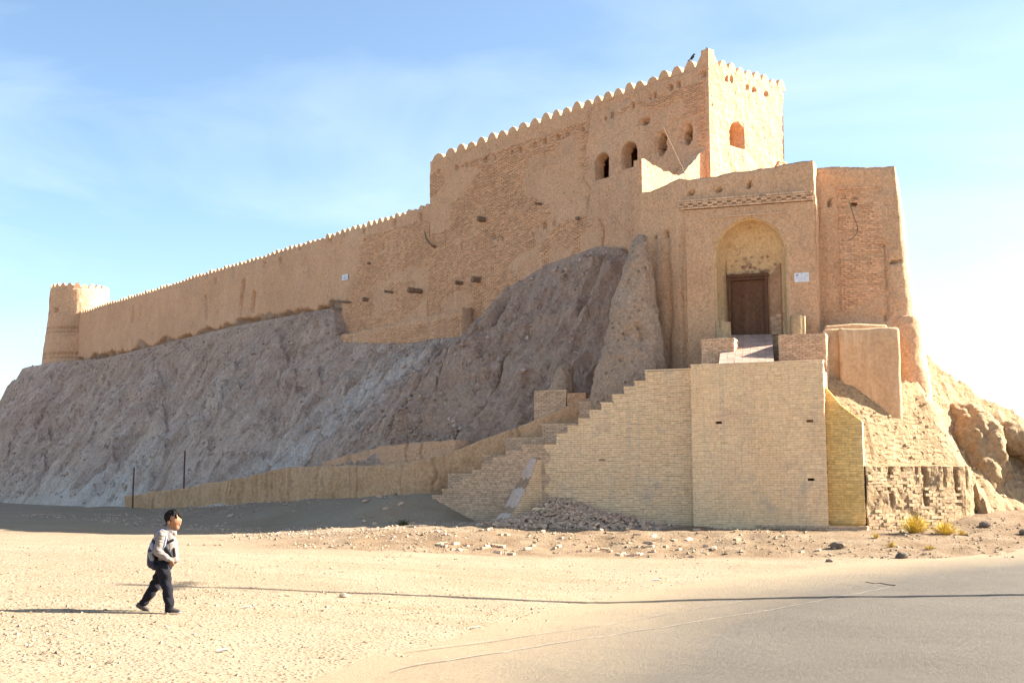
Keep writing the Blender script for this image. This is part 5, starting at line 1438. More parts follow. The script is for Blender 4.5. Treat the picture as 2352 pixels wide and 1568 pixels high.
# two short brick returns beside the cone
p0, z0 = stair_hit(1300, 960, 3.3); p1, z1 = stair_hit(1228, 897, 3.3)
block('hill_brick_wall', 'short worn brick wall at the hill foot below the mud cone', p0, p1, 3.3, 3.6, z0 - 1.0, z1, M['brown'], M['brown_mortar'], 'wall', n_parts=150)
p2, _ = stair_hit(1304, 960, 3.25); p3, z3 = stair_hit(1345, 900, 3.25)
block('hill_brick_wall', 'plastered wall end just right of the short worn brick wall', p3, p2, 3.25, 3.6, z0 - 1.0, z3 - 0.03, M['mudbrick'], M['mud'], 'wall', n_parts=100)
o = capsules('mud_lump', [(tuple(at_Y(1296, 858, 42.4)), 0.36, tuple(at_Y(1288, 900, 42.2)), 0.46)], 0.06, M['cone'], None, 3)
C = get_co(o.data); Nn = get_no(o.data); set_co(o.data, C + Nn * (0.10 * fbm(C[:, 0] * 2.5, C[:, 1] * 2.5, C[:, 2] * 2.5, 4, 621))[:, None])
tag(o, 'rounded lump of mud sitting on the short worn brick wall', 'mud lump')

# ---------------------------------------------------------------- retaining ledge at the right and outcrops
led = thing('retaining_ledge', 'sunlit mud-brick retaining ledge streaked by rain runnels', 'retaining wall', (12.4, 36.2, 0.4))
e = (LEDGE1 - LEDGE0).normalized(); nl = Vector((e.y, -e.x, 0)); LL = (LEDGE1 - LEDGE0).length
sv = np.arange(-0.14, LL + 1.5, 0.055); zv = np.arange(-0.2, 2.31, 0.055)
S_, Zl = np.meshgrid(sv, zv, indexing='ij')
ang = np.clip((S_ - (LL - 0.4)) / 1.0, 0, 1.6)                   # the far end rounds back into the slope
bx = LEDGE0.x + e.x * np.minimum(S_, LL - 0.4) + 0.9 * (np.sin(ang) * e.x + (1 - np.cos(ang)) * -nl.x)
by = LEDGE0.y + e.y * np.minimum(S_, LL - 0.4) + 0.9 * (np.sin(ang) * e.y + (1 - np.cos(ang)) * -nl.y)
nxl = nl.x * np.cos(ang) + e.x * np.sin(ang); nyl = nl.y * np.cos(ang) + e.y * np.sin(ang)
run = 0.0
for (c, w, dp, bot) in [(c_, w_ * 0.55, d_ * 0.7, b_) for (c_, w_, d_, b_) in ((0.75, 0.09, 0.20, 1.0), (1.25, 0.06, 0.12, 1.4), (1.75, 0.07, 0.12, 1.5), (2.05, 0.11, 0.24, 0.8), (2.75, 0.08, 0.18, 1.5), (3.25, 0.10, 0.22, 1.0), (3.7, 0.07, 0.12, 1.4), (0.35, 0.05, 0.08, 1.6))]:
    run = run + dp * np.exp(-((S_ - c + 0.03 * np.sin(Zl * 5 + c * 7)) / w) ** 2) * smooth(bot, bot + 0.4, Zl)
run_g = run + 0 * S_
def run_at(x, z):
    return run_g[np.clip(np.searchsorted(sv, x), 0, len(sv) - 1), np.clip(np.searchsorted(zv, z), 0, len(zv) - 1)]
dl_ = 0.08 * fbm(S_ * 1.1, Zl * 1.1, 0, 3, 631) + 0.025 * fbm(S_ * 3.2, Zl * 3.2, 0, 3, 633) + 0.02 * fbm(S_ * 9, Zl * 9, 0, 2, 635) - run + 0.05 * (2.3 - Zl)
k_ = np.floor(Zl / 0.085); bx_ = np.mod(S_ / 0.24 + 0.5 * np.mod(k_, 2), 1); bz_ = np.mod(Zl / 0.085, 1)
dl_ = dl_ - 0.006 * ((bx_ < 0.12) | (bz_ < 0.2)) * (fbm(S_ * 0.9, Zl * 0.9, 0, 2, 637) > -0.1)
tz_ = 2.30 + 0.05 * fbm(sv * 2, sv * 0, 0, 3, 639)
Zl2 = Zl * (tz_[:, None] / 2.3)
V = np.stack([bx + nxl * dl_, by + nyl * dl_, Zl2], -1)
capv = np.stack([bx[:, -1] - nxl[:, -1] * 0.8, by[:, -1] - nyl[:, -1] * 0.8, tz_ + 0.06], -1)[:, None, :]
V = np.concatenate([V, capv], 1)
mesh_obj('wall', V.reshape(-1, 3), grid_faces(V.shape[0], V.shape[1]), M['sandhill'], led, False)
M['adobe'] = earth('sunlit_adobe', (0.54, 0.375, 0.225), (0.62, 0.445, 0.275), (0.48, 0.315, 0.18), big=1.2, b_big=0.03, b_fine=0.03, tint=0.14, speck=0.3)
def led_surf(x, z):
    i_ = np.clip(np.searchsorted(sv, x), 0, len(sv) - 1); j_ = np.clip(np.searchsorted(zv, z), 0, len(zv) - 1); return dl_[i_, j_]
lay_bricks(led, LEDGE0, e, nl, 0.15, 2.2, lambda z: -0.1, lambda z: LL - 0.45, M['adobe'], L=0.25, H=0.095, J=0.014, D=0.10, proud=0.010, var=0.012, surf=led_surf, wob=0.014,
           mask=lambda x, z: (fbm(x * 1.3, z * 1.6, 0, 3, 661) < 0.0 - 0.14 * (z - 1.1)) & (run_at(x, z) < 0.05), n_parts=200)
fac = MB()                                                  # courses of worn adobe facing on the slope above the ledge
for r_ in range(20):
    ly_ = 0.62 + r_ * 0.105; x_ = 0.15 - 0.03 * r_ + 0.13 * (r_ % 2)
    while x_ < 3.9 - 0.04 * r_:
        P_ = LEDGE0 + e * x_ - nl * ly_
        if random.random() < 0.86 and P_.y < 37.6:
            z_ = float(spur_z(np.array([P_.x]), np.array([P_.y]))[0])
            if z_ > 1.5: fac.box(P_ + up * (z_ - 0.09 + random.uniform(-0.015, 0.02)), e * 0.235, -nl * 0.10, up * 0.11, random.random(), 0.012)
        x_ += 0.26
o = fac.build('adobe_facing', M['sandhill'], led); tag(o, kind='stuff')
def outcrop(label, parts, seed, vox=0.10):
    o = capsules('earth_outcrop', parts, vox, M['sandhill'], None, 3)
    C = get_co(o.data); Nn = get_no(o.data)
    set_co(o.data, C + Nn * (0.34 * fbm(C[:, 0] * 0.9, C[:, 1] * 0.9, C[:, 2] * 0.9, 4, seed) + 0.20 * fbm(C[:, 0] * 2.2, C[:, 1] * 2.2, C[:, 2] * 2.2, 4, seed + 3) + 0.07 * fbm(C[:, 0] * 7, C[:, 1] * 7, C[:, 2] * 7, 2, seed + 5))[:, None])
    tag(o, label, 'outcrop'); return o
pt = lambda u, v, Y: tuple(at_Y(u, v, Y))
outcrop('tall sunlit outcrop of crumbling earth right of the retaining ledge', [(pt(2245, 985, 40.0), 0.75, pt(2250, 1080, 39.6), 0.95), (pt(2250, 1080, 39.6), 0.9, pt(2240, 1160, 39.2), 0.8), (pt(2220, 960, 40.8), 0.55, pt(2215, 1050, 40.5), 0.7)], 641)
outcrop('overhanging earth outcrop with a hollow beneath it at the hill edge', [(pt(2330, 1010, 40.0), 0.6, pt(2420, 1060, 39.8), 0.9), (pt(2300, 1035, 40.3), 0.42, pt(2340, 1030, 40.0), 0.5), (pt(2420, 1060, 39.8), 0.9, pt(2420, 1150, 39.4), 0.8), (pt(2310, 1160, 39.6), 0.45, pt(2400, 1165, 39.2), 0.5)], 651)

# ---------------------------------------------------------------- loose bricks, stones, rubble
def mound(p, q):
    return 0.62 * np.exp(-((p - 8.75) / 0.85) ** 2 - ((q - 0.5) / 0.9) ** 2) + 0.46 * np.exp(-((p - 7.6) / 1.9) ** 2 - ((q + 0.1) / 1.3) ** 2)
def spot(p, q):
    P = stair(p, q); return Vector((P.x, P.y, gz(P.x, P.y) + float(mound(np.array(p), np.array(q)))))
pv = np.arange(4.2, 11.2, 0.12); qv = np.arange(-3.4, 0.75, 0.12)
Pm, Qm = np.meshgrid(pv, qv, indexing='ij')
Xm = R0.x + DS.x * Pm + QS.x * Qm; Ym = R0.y + DS.y * Pm + QS.y * Qm
Zm = ground_z(Xm, Ym) + mound(Pm, Qm) - 0.02 + 0.04 * fbm(Xm * 4, Ym * 4, 0, 3, 701)
M['rubble'] = earth('rubble_earth', (0.32, 0.235, 0.18), (0.42, 0.31, 0.24), (0.27, 0.19, 0.14), big=1.5, b_big=0.08, b_fine=0.04)
o = mesh_obj('rubble_mound', np.stack([Xm, Ym, Zm], -1).reshape(-1, 3), grid_faces(*Pm.shape), M['rubble'], None, False)
tag(o, 'mound of dust and brick crumbs under the brick rubble by the stairs', None, kind='structure')
lb_me = []
for k in range(12):
    b = MB(); L, W_, H_ = ((0.21, 0.10, 0.055), (0.11, 0.10, 0.055))[k % 2] if k < 8 else ((0.20, 0.11, 0.06), (0.09, 0.08, 0.05))[k % 2]
    b.box((-L / 2, -W_ / 2, -H_ / 2), (L, 0, 0), (0, W_, 0), (0, 0, H_), jit=0.008)
    me = bpy.data.meshes.new('loose_brick'); me.from_pydata(b.v, [], b.f); me.materials.append(M['loose']); set_tint(me, [random.random()] * 6); me.update(); lb_me.append(me)
def loose(P, where, group, tilt=0.5, sc=1.0):
    k = random.randrange(12)
    o = bpy.data.objects.new('loose_brick', lb_me[k]); link(o)
    steep = random.random() < 0.4
    t_ = tilt if steep else 0.08
    o.location = P; o.rotation_euler = (random.choice((-1, 1)) * random.uniform(0.5 * t_, t_), random.uniform(-t_, t_), random.uniform(0, 6.28)); o.scale = (sc,) * 3
    tag(o, ('whole ' if k % 2 == 0 else 'half ') + 'brick ' + ('tilted on edge ' if steep else 'lying flat ') + where, 'brick', group)
cnt = 0
while cnt < 200:
    p, q = random.gauss(8.0, 1.45), random.gauss(-0.6, 1.0)
    h = float(mound(np.array(p), np.array(q)))
    if q > 0.5 or p < 4.6 or p > 10.6 or h < 0.05 or (8.4 < p < 9.2 and -0.6 < q < -0.15): continue
    loose(spot(p, q) + Vector((0, 0, random.uniform(0.0, 0.06))), 'in the rubble heap between buttress and cream wall', 'bricks of the rubble heap', 0.8); cnt += 1
for k in range(60):                                             # row of bricks along the lip of the bank
    u = random.uniform(1000, 1560); v = 1245 + random.gauss(0, 7) + (u - 1200) * 0.012
    P = ground_hit(u, v); loose(P + Vector((0, 0, 0.02)), 'along the sunlit bank in front of the rubble heap', 'bricks along the bank', 0.35)
for (u, v) in [(1732, 1222), (1500, 1258), (1530, 1262), (1560, 1266), (1640, 1268), (1582, 1240), (1620, 1250), (1692, 1240), (1760, 1238), (1795, 1232), (1840, 1260), (1880, 1262), (1600, 1216), (1630, 1210)]:
    loose(ground_hit(u, v) + Vector((0, 0, 0.02)), 'on the bank before the cream pier', 'bricks before the cream pier', 0.3)
for (u, v) in [(575, 1146), (590, 1145), (555, 1157), (530, 1172), (870, 1192), (905, 1190), (920, 1196), (945, 1203), (885, 1200), (840, 1188), (960, 1210), (860, 1205)]:
    P = ground_hit(u, v); loose(P + Vector((0, 0, 0.03)), 'in the shade below the path wall', 'bricks below the path wall', 0.3, 1.15)
rb_ = MB()
for _ in range(650):
    p, q = random.gauss(7.9, 1.5), random.gauss(-0.6, 1.05)
    if q > 0.5 or p < 4.6 or p > 10.5: continue
    P = spot(p, q); t_ = Vector((random.gauss(0, 1), random.gauss(0, 1), random.gauss(0, 0.5))).normalized(); w_ = t_.cross(up).normalized(); h_ = w_.cross(t_)
    L_ = random.choice((0.2, 0.2, 0.1, 0.13)); rb_.box(P - t_ * L_ / 2 - w_ * 0.05 + up * random.uniform(-0.03, 0.05), t_ * L_, w_ * 0.1, h_ * 0.055, random.random(), 0.008)
o = rb_.build('brick_rubble', M['loose'], None, tint=True); tag(o, 'dense jumble of broken bricks filling the heap by the stairs', None, kind='stuff')
# crumbs: too many to count
def scatter(name, label, pts, smin, smax, mat, flatz=0.6):
    n = len(pts); pts = np.asarray(pts)
    base = np.array([(1, 0, 0), (0, 1, 0), (-1, 0, 0), (0, -1, 0), (0, 0, 1), (0, 0, -1)], float)
    fc = np.array([(0, 1, 4), (1, 2, 4), (2, 3, 4), (3, 0, 4), (1, 0, 5), (2, 1, 5), (3, 2, 5), (0, 3, 5)])
    s = smin + (smax - smin) * rng.random(n) ** 2.6
    an = rng.random(n) * 6.28
    v = base[None] * (0.7 + 0.6 * rng.random((n, 6, 1))) * s[:, None, None]
    v[:, :, 2] *= flatz
    c, sn = np.cos(an)[:, None], np.sin(an)[:, None]
    v = np.stack([v[..., 0] * c - v[..., 1] * sn, v[..., 0] * sn + v[..., 1] * c, v[..., 2]], -1) + pts[:, None, :]
    f = (fc[None] + (np.arange(n) * 6)[:, None, None]).reshape(-1, 3)
    o = mesh_obj(name, v.reshape(-1, 3), f, mat, None, False); set_tint(o.data, np.repeat(rng.random(n), 8)); tag(o, label, None, kind='stuff'); return o
M['pebble'] = earth('pebbles', (0.27, 0.20, 0.13), (0.37, 0.28, 0.19), big=3, b_big=0.01, b_fine=0.01, tint=0.45, speck=0.2)
M['clod'] = earth('hill_clods', (0.44, 0.31, 0.23), (0.58, 0.42, 0.33), big=2, b_big=0.02, b_fine=0.02, tint=0.25, speck=0.25)
n = 22000
U = rng.random(n) * 2500 - 70; Vv = 1270 + 330 * rng.random(n) ** 0.8
Yp = CAM_Z / ((Vv - 1100) / FPX); Xp = (U - 1176) / FPX * Yp
cl = fbm(Xp * 0.5, Yp * 0.5, 0, 3, 711) + 0.35 - 0.55 * smooth(-2, 4, Xp - (Yp - 18) * 0.75)
kp = rng.random(n) < np.clip(cl + 0.25, 0.06, 1.0)
Xp, Yp = Xp[kp], Yp[kp]
scatter('pebbles', 'small pebbles and grit strewn over the dusty ground', np.stack([Xp, Yp, ground_z(Xp, Yp) + 0.002], -1), 0.006, 0.034, M['pebble'])
n = 2600
Xp = rng.uniform(-8, 15, n); Yp = rng.uniform(28.5, 36, n)
qs_ = (Xp - R0.x) * QS.x + (Yp - R0.y) * QS.y; ps_ = (Xp - R0.x) * DS.x + (Yp - R0.y) * DS.y
kp = ((qs_ < -0.15) | (ps_ < -1.3)) & (fbm(Xp * 0.8, Yp * 0.8, 0, 3, 713) > -0.05); Xp, Yp = Xp[kp], Yp[kp]
scatter('gravel', 'stony crumbs along the bank at the foot of the brick walls', np.stack([Xp, Yp, ground_z(Xp, Yp) + 0.01], -1), 0.015, 0.07, M['pebble'], 0.7)
n = 9000                                                        # stony ground in the shade of the fort, left of the stairs
Xp = rng.uniform(-22, -1, n); Yp = rng.uniform(31, 56, n); aS, bS = ab(Xp, Yp)
kp = (bS > 9.9) & (bS < 18) & (fbm(Xp * 0.5, Yp * 0.5, 0, 3, 715) > -0.15); Xp, Yp = Xp[kp], Yp[kp]
scatter('gravel', 'stones and grit on the shaded bank below the path wall', np.stack([Xp, Yp, ground_z(Xp, Yp) + 0.01], -1), 0.012, 0.07, M['clod'], 0.6)
n = 1100                                                        # crumbs on the sunlit slope
Xp = rng.uniform(10.8, 20, n); Yp = rng.uniform(35.4, 41, n); Zp = spur_z(Xp, Yp); kp = (Zp > 0.9); Xp, Yp, Zp = Xp[kp], Yp[kp], Zp[kp]
M['sandclod'] = earth('sand_clods', (0.50, 0.35, 0.21), (0.58, 0.42, 0.26), big=2, b_big=0.02, b_fine=0.02, tint=0.2)
scatter('slope_crumbs', 'crumbs of sun-baked earth on the sandy slope under the gate', np.stack([Xp, Yp, Zp], -1), 0.015, 0.09, M['sandclod'], 0.8)
n = 900
Pq = np.stack([rng.normal(7.9, 1.5, n), rng.normal(-0.6, 0.9, n)], -1); Pq = Pq[(Pq[:, 1] < 0.5) & (Pq[:, 0] > 4.5) & (Pq[:, 0] < 10.6)]
Xp = R0.x + DS.x * Pq[:, 0] + QS.x * Pq[:, 1]; Yp = R0.y + DS.y * Pq[:, 0] + QS.y * Pq[:, 1]
scatter('brick_crumbs', 'broken brick crumbs filling the rubble heap by the stairs', np.stack([Xp, Yp, ground_z(Xp, Yp) + mound(Pq[:, 0], Pq[:, 1]) + 0.02], -1), 0.03, 0.11, M['loose'], 0.8)
n = 7000
aH = rng.uniform(3, 76, n) ; bH = rng.uniform(0.6, 9.3, n)
kp = fbm(aH * 0.5, bH * 0.5, 0, 3, 717) > -0.08; aH, bH = aH[kp], bH[kp]
zH = hill_z(aH, bH); kp = zH > 0.5; aH, bH, zH = aH[kp], bH[kp], zH[kp]
scatter('earth_clods', 'hard clods of earth littering the hill slope', np.stack([T0.x + D1.x * aH + NF.x * bH, T0.y + D1.y * aH + NF.y * bH, zH], -1), 0.02, 0.16, M['clod'], 0.8)
M['heap'] = earth('heap_stone', (0.33, 0.235, 0.175), (0.46, 0.335, 0.255), big=3, b_big=0.02, b_fine=0.02, tint=0.3)
n = 900                                                         # fallen bits where the slope meets the wall foot
aH = rng.uniform(4, 68, n); bH = 0.5 + 1.1 * rng.random(n) ** 1.5; zH = hill_z(aH, bH)
scatter('earth_clods', 'fallen crumbs of mud lying along the foot of the long wall', np.stack([T0.x + D1.x * aH + NF.x * bH, T0.y + D1.y * aH + NF.y * bH, zH], -1), 0.03, 0.17, M['clod'], 0.8)
n = 1500                                                        # dark stony heap half way up the hill
UV = np.stack([rng.uniform(850, 1040, n), rng.uniform(950, 1012, n)], -1)
keepers = []
for (u, v) in UV:
    if v < 1010 - (u - 850) * 0.32 or v > 1020 - (u - 850) * 0.06: continue
    a, z = wall_hit(u, v, 7.4); keepers.append((a, 7.4 + random.uniform(-0.5, 0.5)))
kk = np.array(keepers); zz_ = hill_z(kk[:, 0], kk[:, 1]) + 0.04
scatter('stone_heap', 'dark heap of rubble stones on the hill above the terrace step', np.stack([T0.x + D1.x * kk[:, 0] + NF.x * kk[:, 1], T0.y + D1.y * kk[:, 0] + NF.y * kk[:, 1], zz_], -1), 0.04, 0.14, M['heap'], 0.8)
M['darkstone'] = earth('dark_stone', (0.15, 0.11, 0.085), (0.22, 0.165, 0.125), big=4, b_big=0.03, b_fine=0.02)
def stone(u, v, r, label, mat=None, sq=(1.3, 1, 0.75)):
    P = ground_hit(u, v)
    bm = bmesh.new(); bmesh.ops.create_icosphere(bm, subdivisions=2, radius=r)
    for w in bm.verts:
        k = 1 + 0.28 * float(vnoise(w.co.x * 2.2 / r + u, w.co.y * 2.2 / r + v, w.co.z * 2.2 / r + 0.5, 3)); w.co = Vector((w.co.x * sq[0] * k, w.co.y * sq[1] * k, w.co.z * sq[2] * k))
    me = bpy.data.meshes.new('stone'); bm.to_mesh(me); bm.free(); me.materials.append(mat or M['pebble']); set_tint(me, [random.random()] * len(me.polygons))
    o = bpy.data.objects.new('stone', me); link(o); o.location = P + Vector((0, 0, r * sq[2] * 0.55)); tag(o, label, 'stone')
stone(790, 1372, 0.055, 'lone fist-sized pale stone on the dusty ground in front of the pole shadow')
stone(2073, 1281, 0.13, 'dark boulder on the verge at the road edge below the dry shrubs', M['darkstone'])
stone(1905, 1290, 0.07, 'small dark stone at the road edge left of the dark boulder', M['darkstone'])
stone(1925, 1258, 0.15, 'dark earthy lump beside the hollow before the brick plinth', M['darkstone'])
stone(2262, 1186, 0.14, 'grey stone lying on the sandy ground under the earth outcrop', M['darkstone'])
stone(2352, 1190, 0.12, 'grey stone at the foot of the overhanging outcrop', M['darkstone'])
M['paper'] = flat('pale_litter', (0.42, 0.38, 0.32), 0.8)
def litter(u, v, w, label):
    P = ground_hit(u, v); b = MB(); b.box((P.x - w / 2, P.y - 0.03, P.z + 0.008), (w, 0.02, 0.01), (0, 0.04, 0.01), (0, 0, 0.006), 0.5, 0.008); o = b.build('litter', M['paper'], None); tag(o, label, 'litter')
litter(1094, 1443, 0.11, 'torn pale scrap of litter on the bare ground by the road edge')
litter(1506, 1333, 0.12, 'pale flat scrap of litter just beyond the pole shadow')
litter(565, 1397, 0.12, 'thin pale scrap of litter on the ground right of the walking boy')
litter(510, 1497, 0.10, 'long pale sliver of litter on the dusty foreground')

# ---------------------------------------------------------------- plants
def shrub(u, v, r, h, n, c1, c2, label, cat='shrub', name='dry_shrub', grp=None):
    P = ground_hit(u, v)
    key = name + '_leaf'
    if key not in M: M[key] = flat(key, c1, 0.9, 0.05, 0.3, 8)
    t = thing(name, label, cat, tuple(P), 0.0, grp)
    b = MB(); s_ = MB()
    for i in range(n):
        an = random.uniform(0, 6.28); rr = r * math.sqrt(random.random()); hh = h * (1 - 0.6 * (rr / r) ** 2) * random.uniform(0.35, 1.25); rr *= random.uniform(0.7, 1.25)
        base = P + Vector((math.cos(an) * rr * 0.3, math.sin(an) * rr * 0.3, -0.02)); tip = P + Vector((math.cos(an) * rr, math.sin(an) * rr, hh))
        mid = base.lerp(tip, 0.6) + Vector((0, 0, 0.1 * hh)); w = Vector((-math.sin(an), math.cos(an), 0)) * 0.006
        if i < 14: s_.tube([base, mid, base.lerp(tip, 0.8)], [0.006, 0.005, 0.003], 4, False)
        else:
            b.add([base - w * 0.5, base + w * 0.5, mid + w, mid - w], [(0, 1, 2, 3)]); b.add([mid - w, mid + w, tip], [(0, 1, 2)])
            for k in range(4):
                c = mid.lerp(tip, random.random()); dv = Vector((random.uniform(-1, 1), random.uniform(-1, 1), random.uniform(0.1, 1))).normalized() * h * 0.14
                b.add([c - w, c + w, c + dv], [(0, 1, 2)])
    b.build('foliage', M[key], t); s_.build('stem', M['wood'], t)
shrub(2103, 1240, 0.50, 0.52, 420, (0.60, 0.43, 0.09), None, 'larger yellow dry shrub at the foot of the retaining ledge')
shrub(2170, 1226, 0.46, 0.36, 320, (0.60, 0.43, 0.09), None, 'smaller low yellow dry shrub beside the larger one')
for (u, v, r_, h_) in ((2046, 1247, 0.16, 0.16), (2135, 1250, 0.2, 0.14), (2210, 1232, 0.18, 0.15), (2012, 1238, 0.14, 0.14)):
    shrub(u, v, r_, h_, 70, (0.60, 0.43, 0.09), None, 'tiny dry yellow tuft scattered round the dry shrubs', 'tuft', 'dry_tuft', 'tiny dry tufts')
shrub(927, 1206, 0.34, 0.22, 160, (0.10, 0.12, 0.05), None, 'dark green weed tuft among bricks below the path wall', 'weed', 'weed')
shrub(406, 1160, 0.25, 0.28, 90, (0.10, 0.12, 0.05), None, 'small green weed beside the low end of the path wall', 'weed', 'weed')
def hill_weed(u, v, b_, label):
    a, z = wall_hit(u, v, b_); P = fort(a, b_, hz(a, b_))
    t = thing('weed', label, 'weed', tuple(P)); b = MB()
    for i in range(110):
        d = Vector((random.gauss(0, 1), random.gauss(0, 1), abs(random.gauss(0, 0.8)))).normalized() * random.uniform(0.1, 0.38); w = d.cross(up).normalized() * 0.02
        b.add([P - w, P + w, P + d], [(0, 1, 2)]); b.add([P + d * 0.6 - w, P + d * 0.6 + w, P + d * 0.7 + Vector((0, 0, 0.09))], [(0, 1, 2)])
    b.build('foliage', M['weed_leaf'], t)
hill_weed(522, 1083, 9.0, 'dark green tuft left of its twin at the hill foot above the path wall')
hill_weed(549, 1079, 9.0, 'dark green tuft right of its twin at the hill foot above the path wall')

# ---------------------------------------------------------------- stakes, plaques, birds, out-of-frame pole
M['rust'] = flat('rusty_iron', (0.13, 0.06, 0.045), 0.8, 0.3, 0.3, 25)
def stake(u, vt, vb, b_, label):
    a, zt = wall_hit(u, vt, b_); _, zb = wall_hit(u, vb, b_); bs = MB()
    bs.tube([fort(a, b_, zb - 0.5), fort(a, b_ + 0.01, (zt + zb) / 2), fort(a, b_, zt)], [0.045, 0.042, 0.04], 8); o = bs.build('iron_stake', M['rust'], None); tag(o, label, 'stake')
stake(308, 1073, 1163, 9.95, 'thin rusty iron stake standing against the low end of the path wall')
stake(425, 1035, 1105, 8.9, 'thin pale-banded stake rising from the hill foot behind the path wall')
M['plate'] = flat('enamel_plate', (0.66, 0.68, 0.74), 0.5, 0.4, 0.05, 20)
M['plate_ink'] = flat('plate_print', (0.22, 0.23, 0.33), 0.6, 0.2, 0.1)
M['plate_red'] = flat('plate_red_print', (0.45, 0.20, 0.22), 0.6, 0.2, 0.1)
def plaque(O, ex, en, w, h, label, marks):
    t = thing('plaque', label, 'sign', tuple(O)); ex = Vector(ex); en = Vector(en)
    b = MB(); b.box(O - ex * w / 2 - up * h / 2, ex * w, en * 0.015, up * h); b.build('plate', M['plate'], t)
    for (x, y, ww, hh, m, shape) in marks:
        b = MB(); c = O + ex * (x - 0.5) * w + up * (0.5 - y) * h + en * 0.016
        if shape == 'd': b.prism([c + ex * ww * w / 2, c + up * hh * h / 2, c - ex * ww * w / 2, c - up * hh * h / 2], en * 0.002)
        elif shape == 't': b.prism([c - ex * ww * w / 2 + up * hh * h / 2, c + ex * ww * w / 2 + up * hh * h / 2, c - up * hh * h / 2], en * 0.002)
        elif shape == 'l':                                  # a line of small joined strokes, too fine to read in the picture
            k = max(3, int(ww * 26)); x0 = -ww / 2
            for i in range(k):
                if random.random() < 0.2: continue
                b.box(c + ex * (x0 + ww * i / k) * w + up * h * (random.uniform(-0.4, 0.2) * hh), ex * (ww / k * 0.8) * w, en * 0.002, up * h * hh * random.uniform(0.3, 0.9))
        else: b.box(c - ex * ww * w / 2 - up * hh * h / 2, ex * ww * w, en * 0.002, up * hh * h)
        if b.v: b.build('print', M[m], t)
p0 = gate_hit(1841.5, 637, -0.075); PC = gate(p0[0], -0.078, p0[1])
plaque(PC, EP, NP, 0.49, 0.315, 'small white rectangular plaque on the plaster right of the portal arch',
       [(0.20, 0.25, 0.14, 0.18, 'plate_ink', 'b'), (0.50, 0.14, 0.09, 0.12, 'plate_ink', 'd'), (0.83, 0.26, 0.22, 0.06, 'plate_ink', 'l'), (0.85, 0.38, 0.18, 0.06, 'plate_ink', 'l'),
        (0.32, 0.52, 0.40, 0.06, 'plate_ink', 'l'), (0.60, 0.54, 0.08, 0.12, 'plate_red', 't'), (0.79, 0.53, 0.20, 0.06, 'plate_ink', 'l'), (0.58, 0.70, 0.56, 0.06, 'plate_ink', 'l'), (0.55, 0.86, 0.68, 0.05, 'plate_ink', 'l')])
a, z = wall_hit(794, 637); PC = fort(a, float(cur_disp(np.array([[a]]), np.array([[z]]))[0, 0]) + 0.06, z)
plaque(PC, -D1, NF, 0.62, 0.33, 'small white square plaque high on the long curtain wall', [(0.5, 0.22, 0.2, 0.16, 'plate_ink', 'd'), (0.5, 0.45, 0.6, 0.09, 'plate_ink', 'l'), (0.5, 0.62, 0.5, 0.09, 'plate_ink', 'l'), (0.5, 0.8, 0.6, 0.09, 'plate_ink', 'l')])
M['feather'] = flat('black_feathers', (0.02, 0.02, 0.025), 0.6, 0.3, 0.3, 60)
def bird(P, s, face, label):
    t = thing('bird', label, 'bird', tuple(P)); f = Vector(face).normalized(); P = Vector(P)
    V_ = lambda x, z: tuple(P + f * x * s + up * z * s - P)
    bd = capsules('body', [(V_(-0.02, 0.09), 0.045 * s, V_(0.05, 0.15), 0.055 * s), (V_(0.05, 0.15), 0.05 * s, V_(0.085, 0.21), 0.032 * s), (V_(0.09, 0.215), 0.033 * s, V_(0.1, 0.215), 0.03 * s)], 0.008 * s, M['feather'], t, 2)
    b = MB(); b.tube([P + f * 0.11 * s + up * 0.215 * s, P + f * 0.17 * s + up * 0.205 * s], [0.012 * s, 0.003 * s], 6); b.build('beak', M['iron'], t)
    b = MB(); sd = Vector((-f.y, f.x, 0)) * 0.03 * s; A = P - f * 0.03 * s + up * 0.09 * s; Bq = P - f * 0.17 * s + up * 0.03 * s
    b.add([A - sd * 0.6, A + sd * 0.6, Bq + sd, Bq - sd], [(0, 1, 2, 3)]); b.add([A - sd * 0.6 + up * 0.012, A + sd * 0.6 + up * 0.012, Bq + sd + up * 0.006, Bq - sd + up * 0.006], [(3, 2, 1, 0)]); b.build('tail', M['feather'], t)
    for sg in (-0.6, 0.6):
        b = MB(); b.tube([P + sd * sg + f * 0.01 * s - up * 0.02, P + sd * sg + up * 0.08 * s], [0.005 * s, 0.006 * s], 5); b.build('leg', M['iron'], t)
a0, z0 = wall_hit(1582, 133, -0.2); bird(fort(aa[-1], -0.2, KEEP_TOP + 0.42), 1.15, (0.7, -0.6, 0), 'black bird perched on the merlon next to the keep corner')
bird(fort(0.14, -0.18, KEEP_TOP + 0.56), 0.7, (-0.7, 0.5, 0), 'tiny black bird perched on the tip of the corner merlon')
# utility pole beside the road; only its long shadow reaches the picture
tq = math.tan(SUN_AZ)
pole_x = 16.5; pole_y = 18.3 + (pole_x - 1.5) * tq
pl_ = thing('utility_pole', 'tall wooden utility pole standing by the road', 'pole', (pole_x, pole_y, gz(pole_x, pole_y)))
Lsh = (pole_x + 6.3) / math.cos(SUN_AZ); ph = Lsh * math.tan(SUN_EL)
b = MB(); b.tube([(pole_x, pole_y, -0.3), (pole_x, pole_y, ph * 0.5), (pole_x, pole_y, ph)], [0.17, 0.13, 0.09], 12); b.build('shaft', M['wood'], pl_)
b = MB(); b.box((pole_x - 0.05, pole_y - 0.7, ph - 0.5), (0.1, 0, 0), (0, 1.4, 0), (0, 0, 0.1)); b.build('crossarm', M['wood'], pl_)

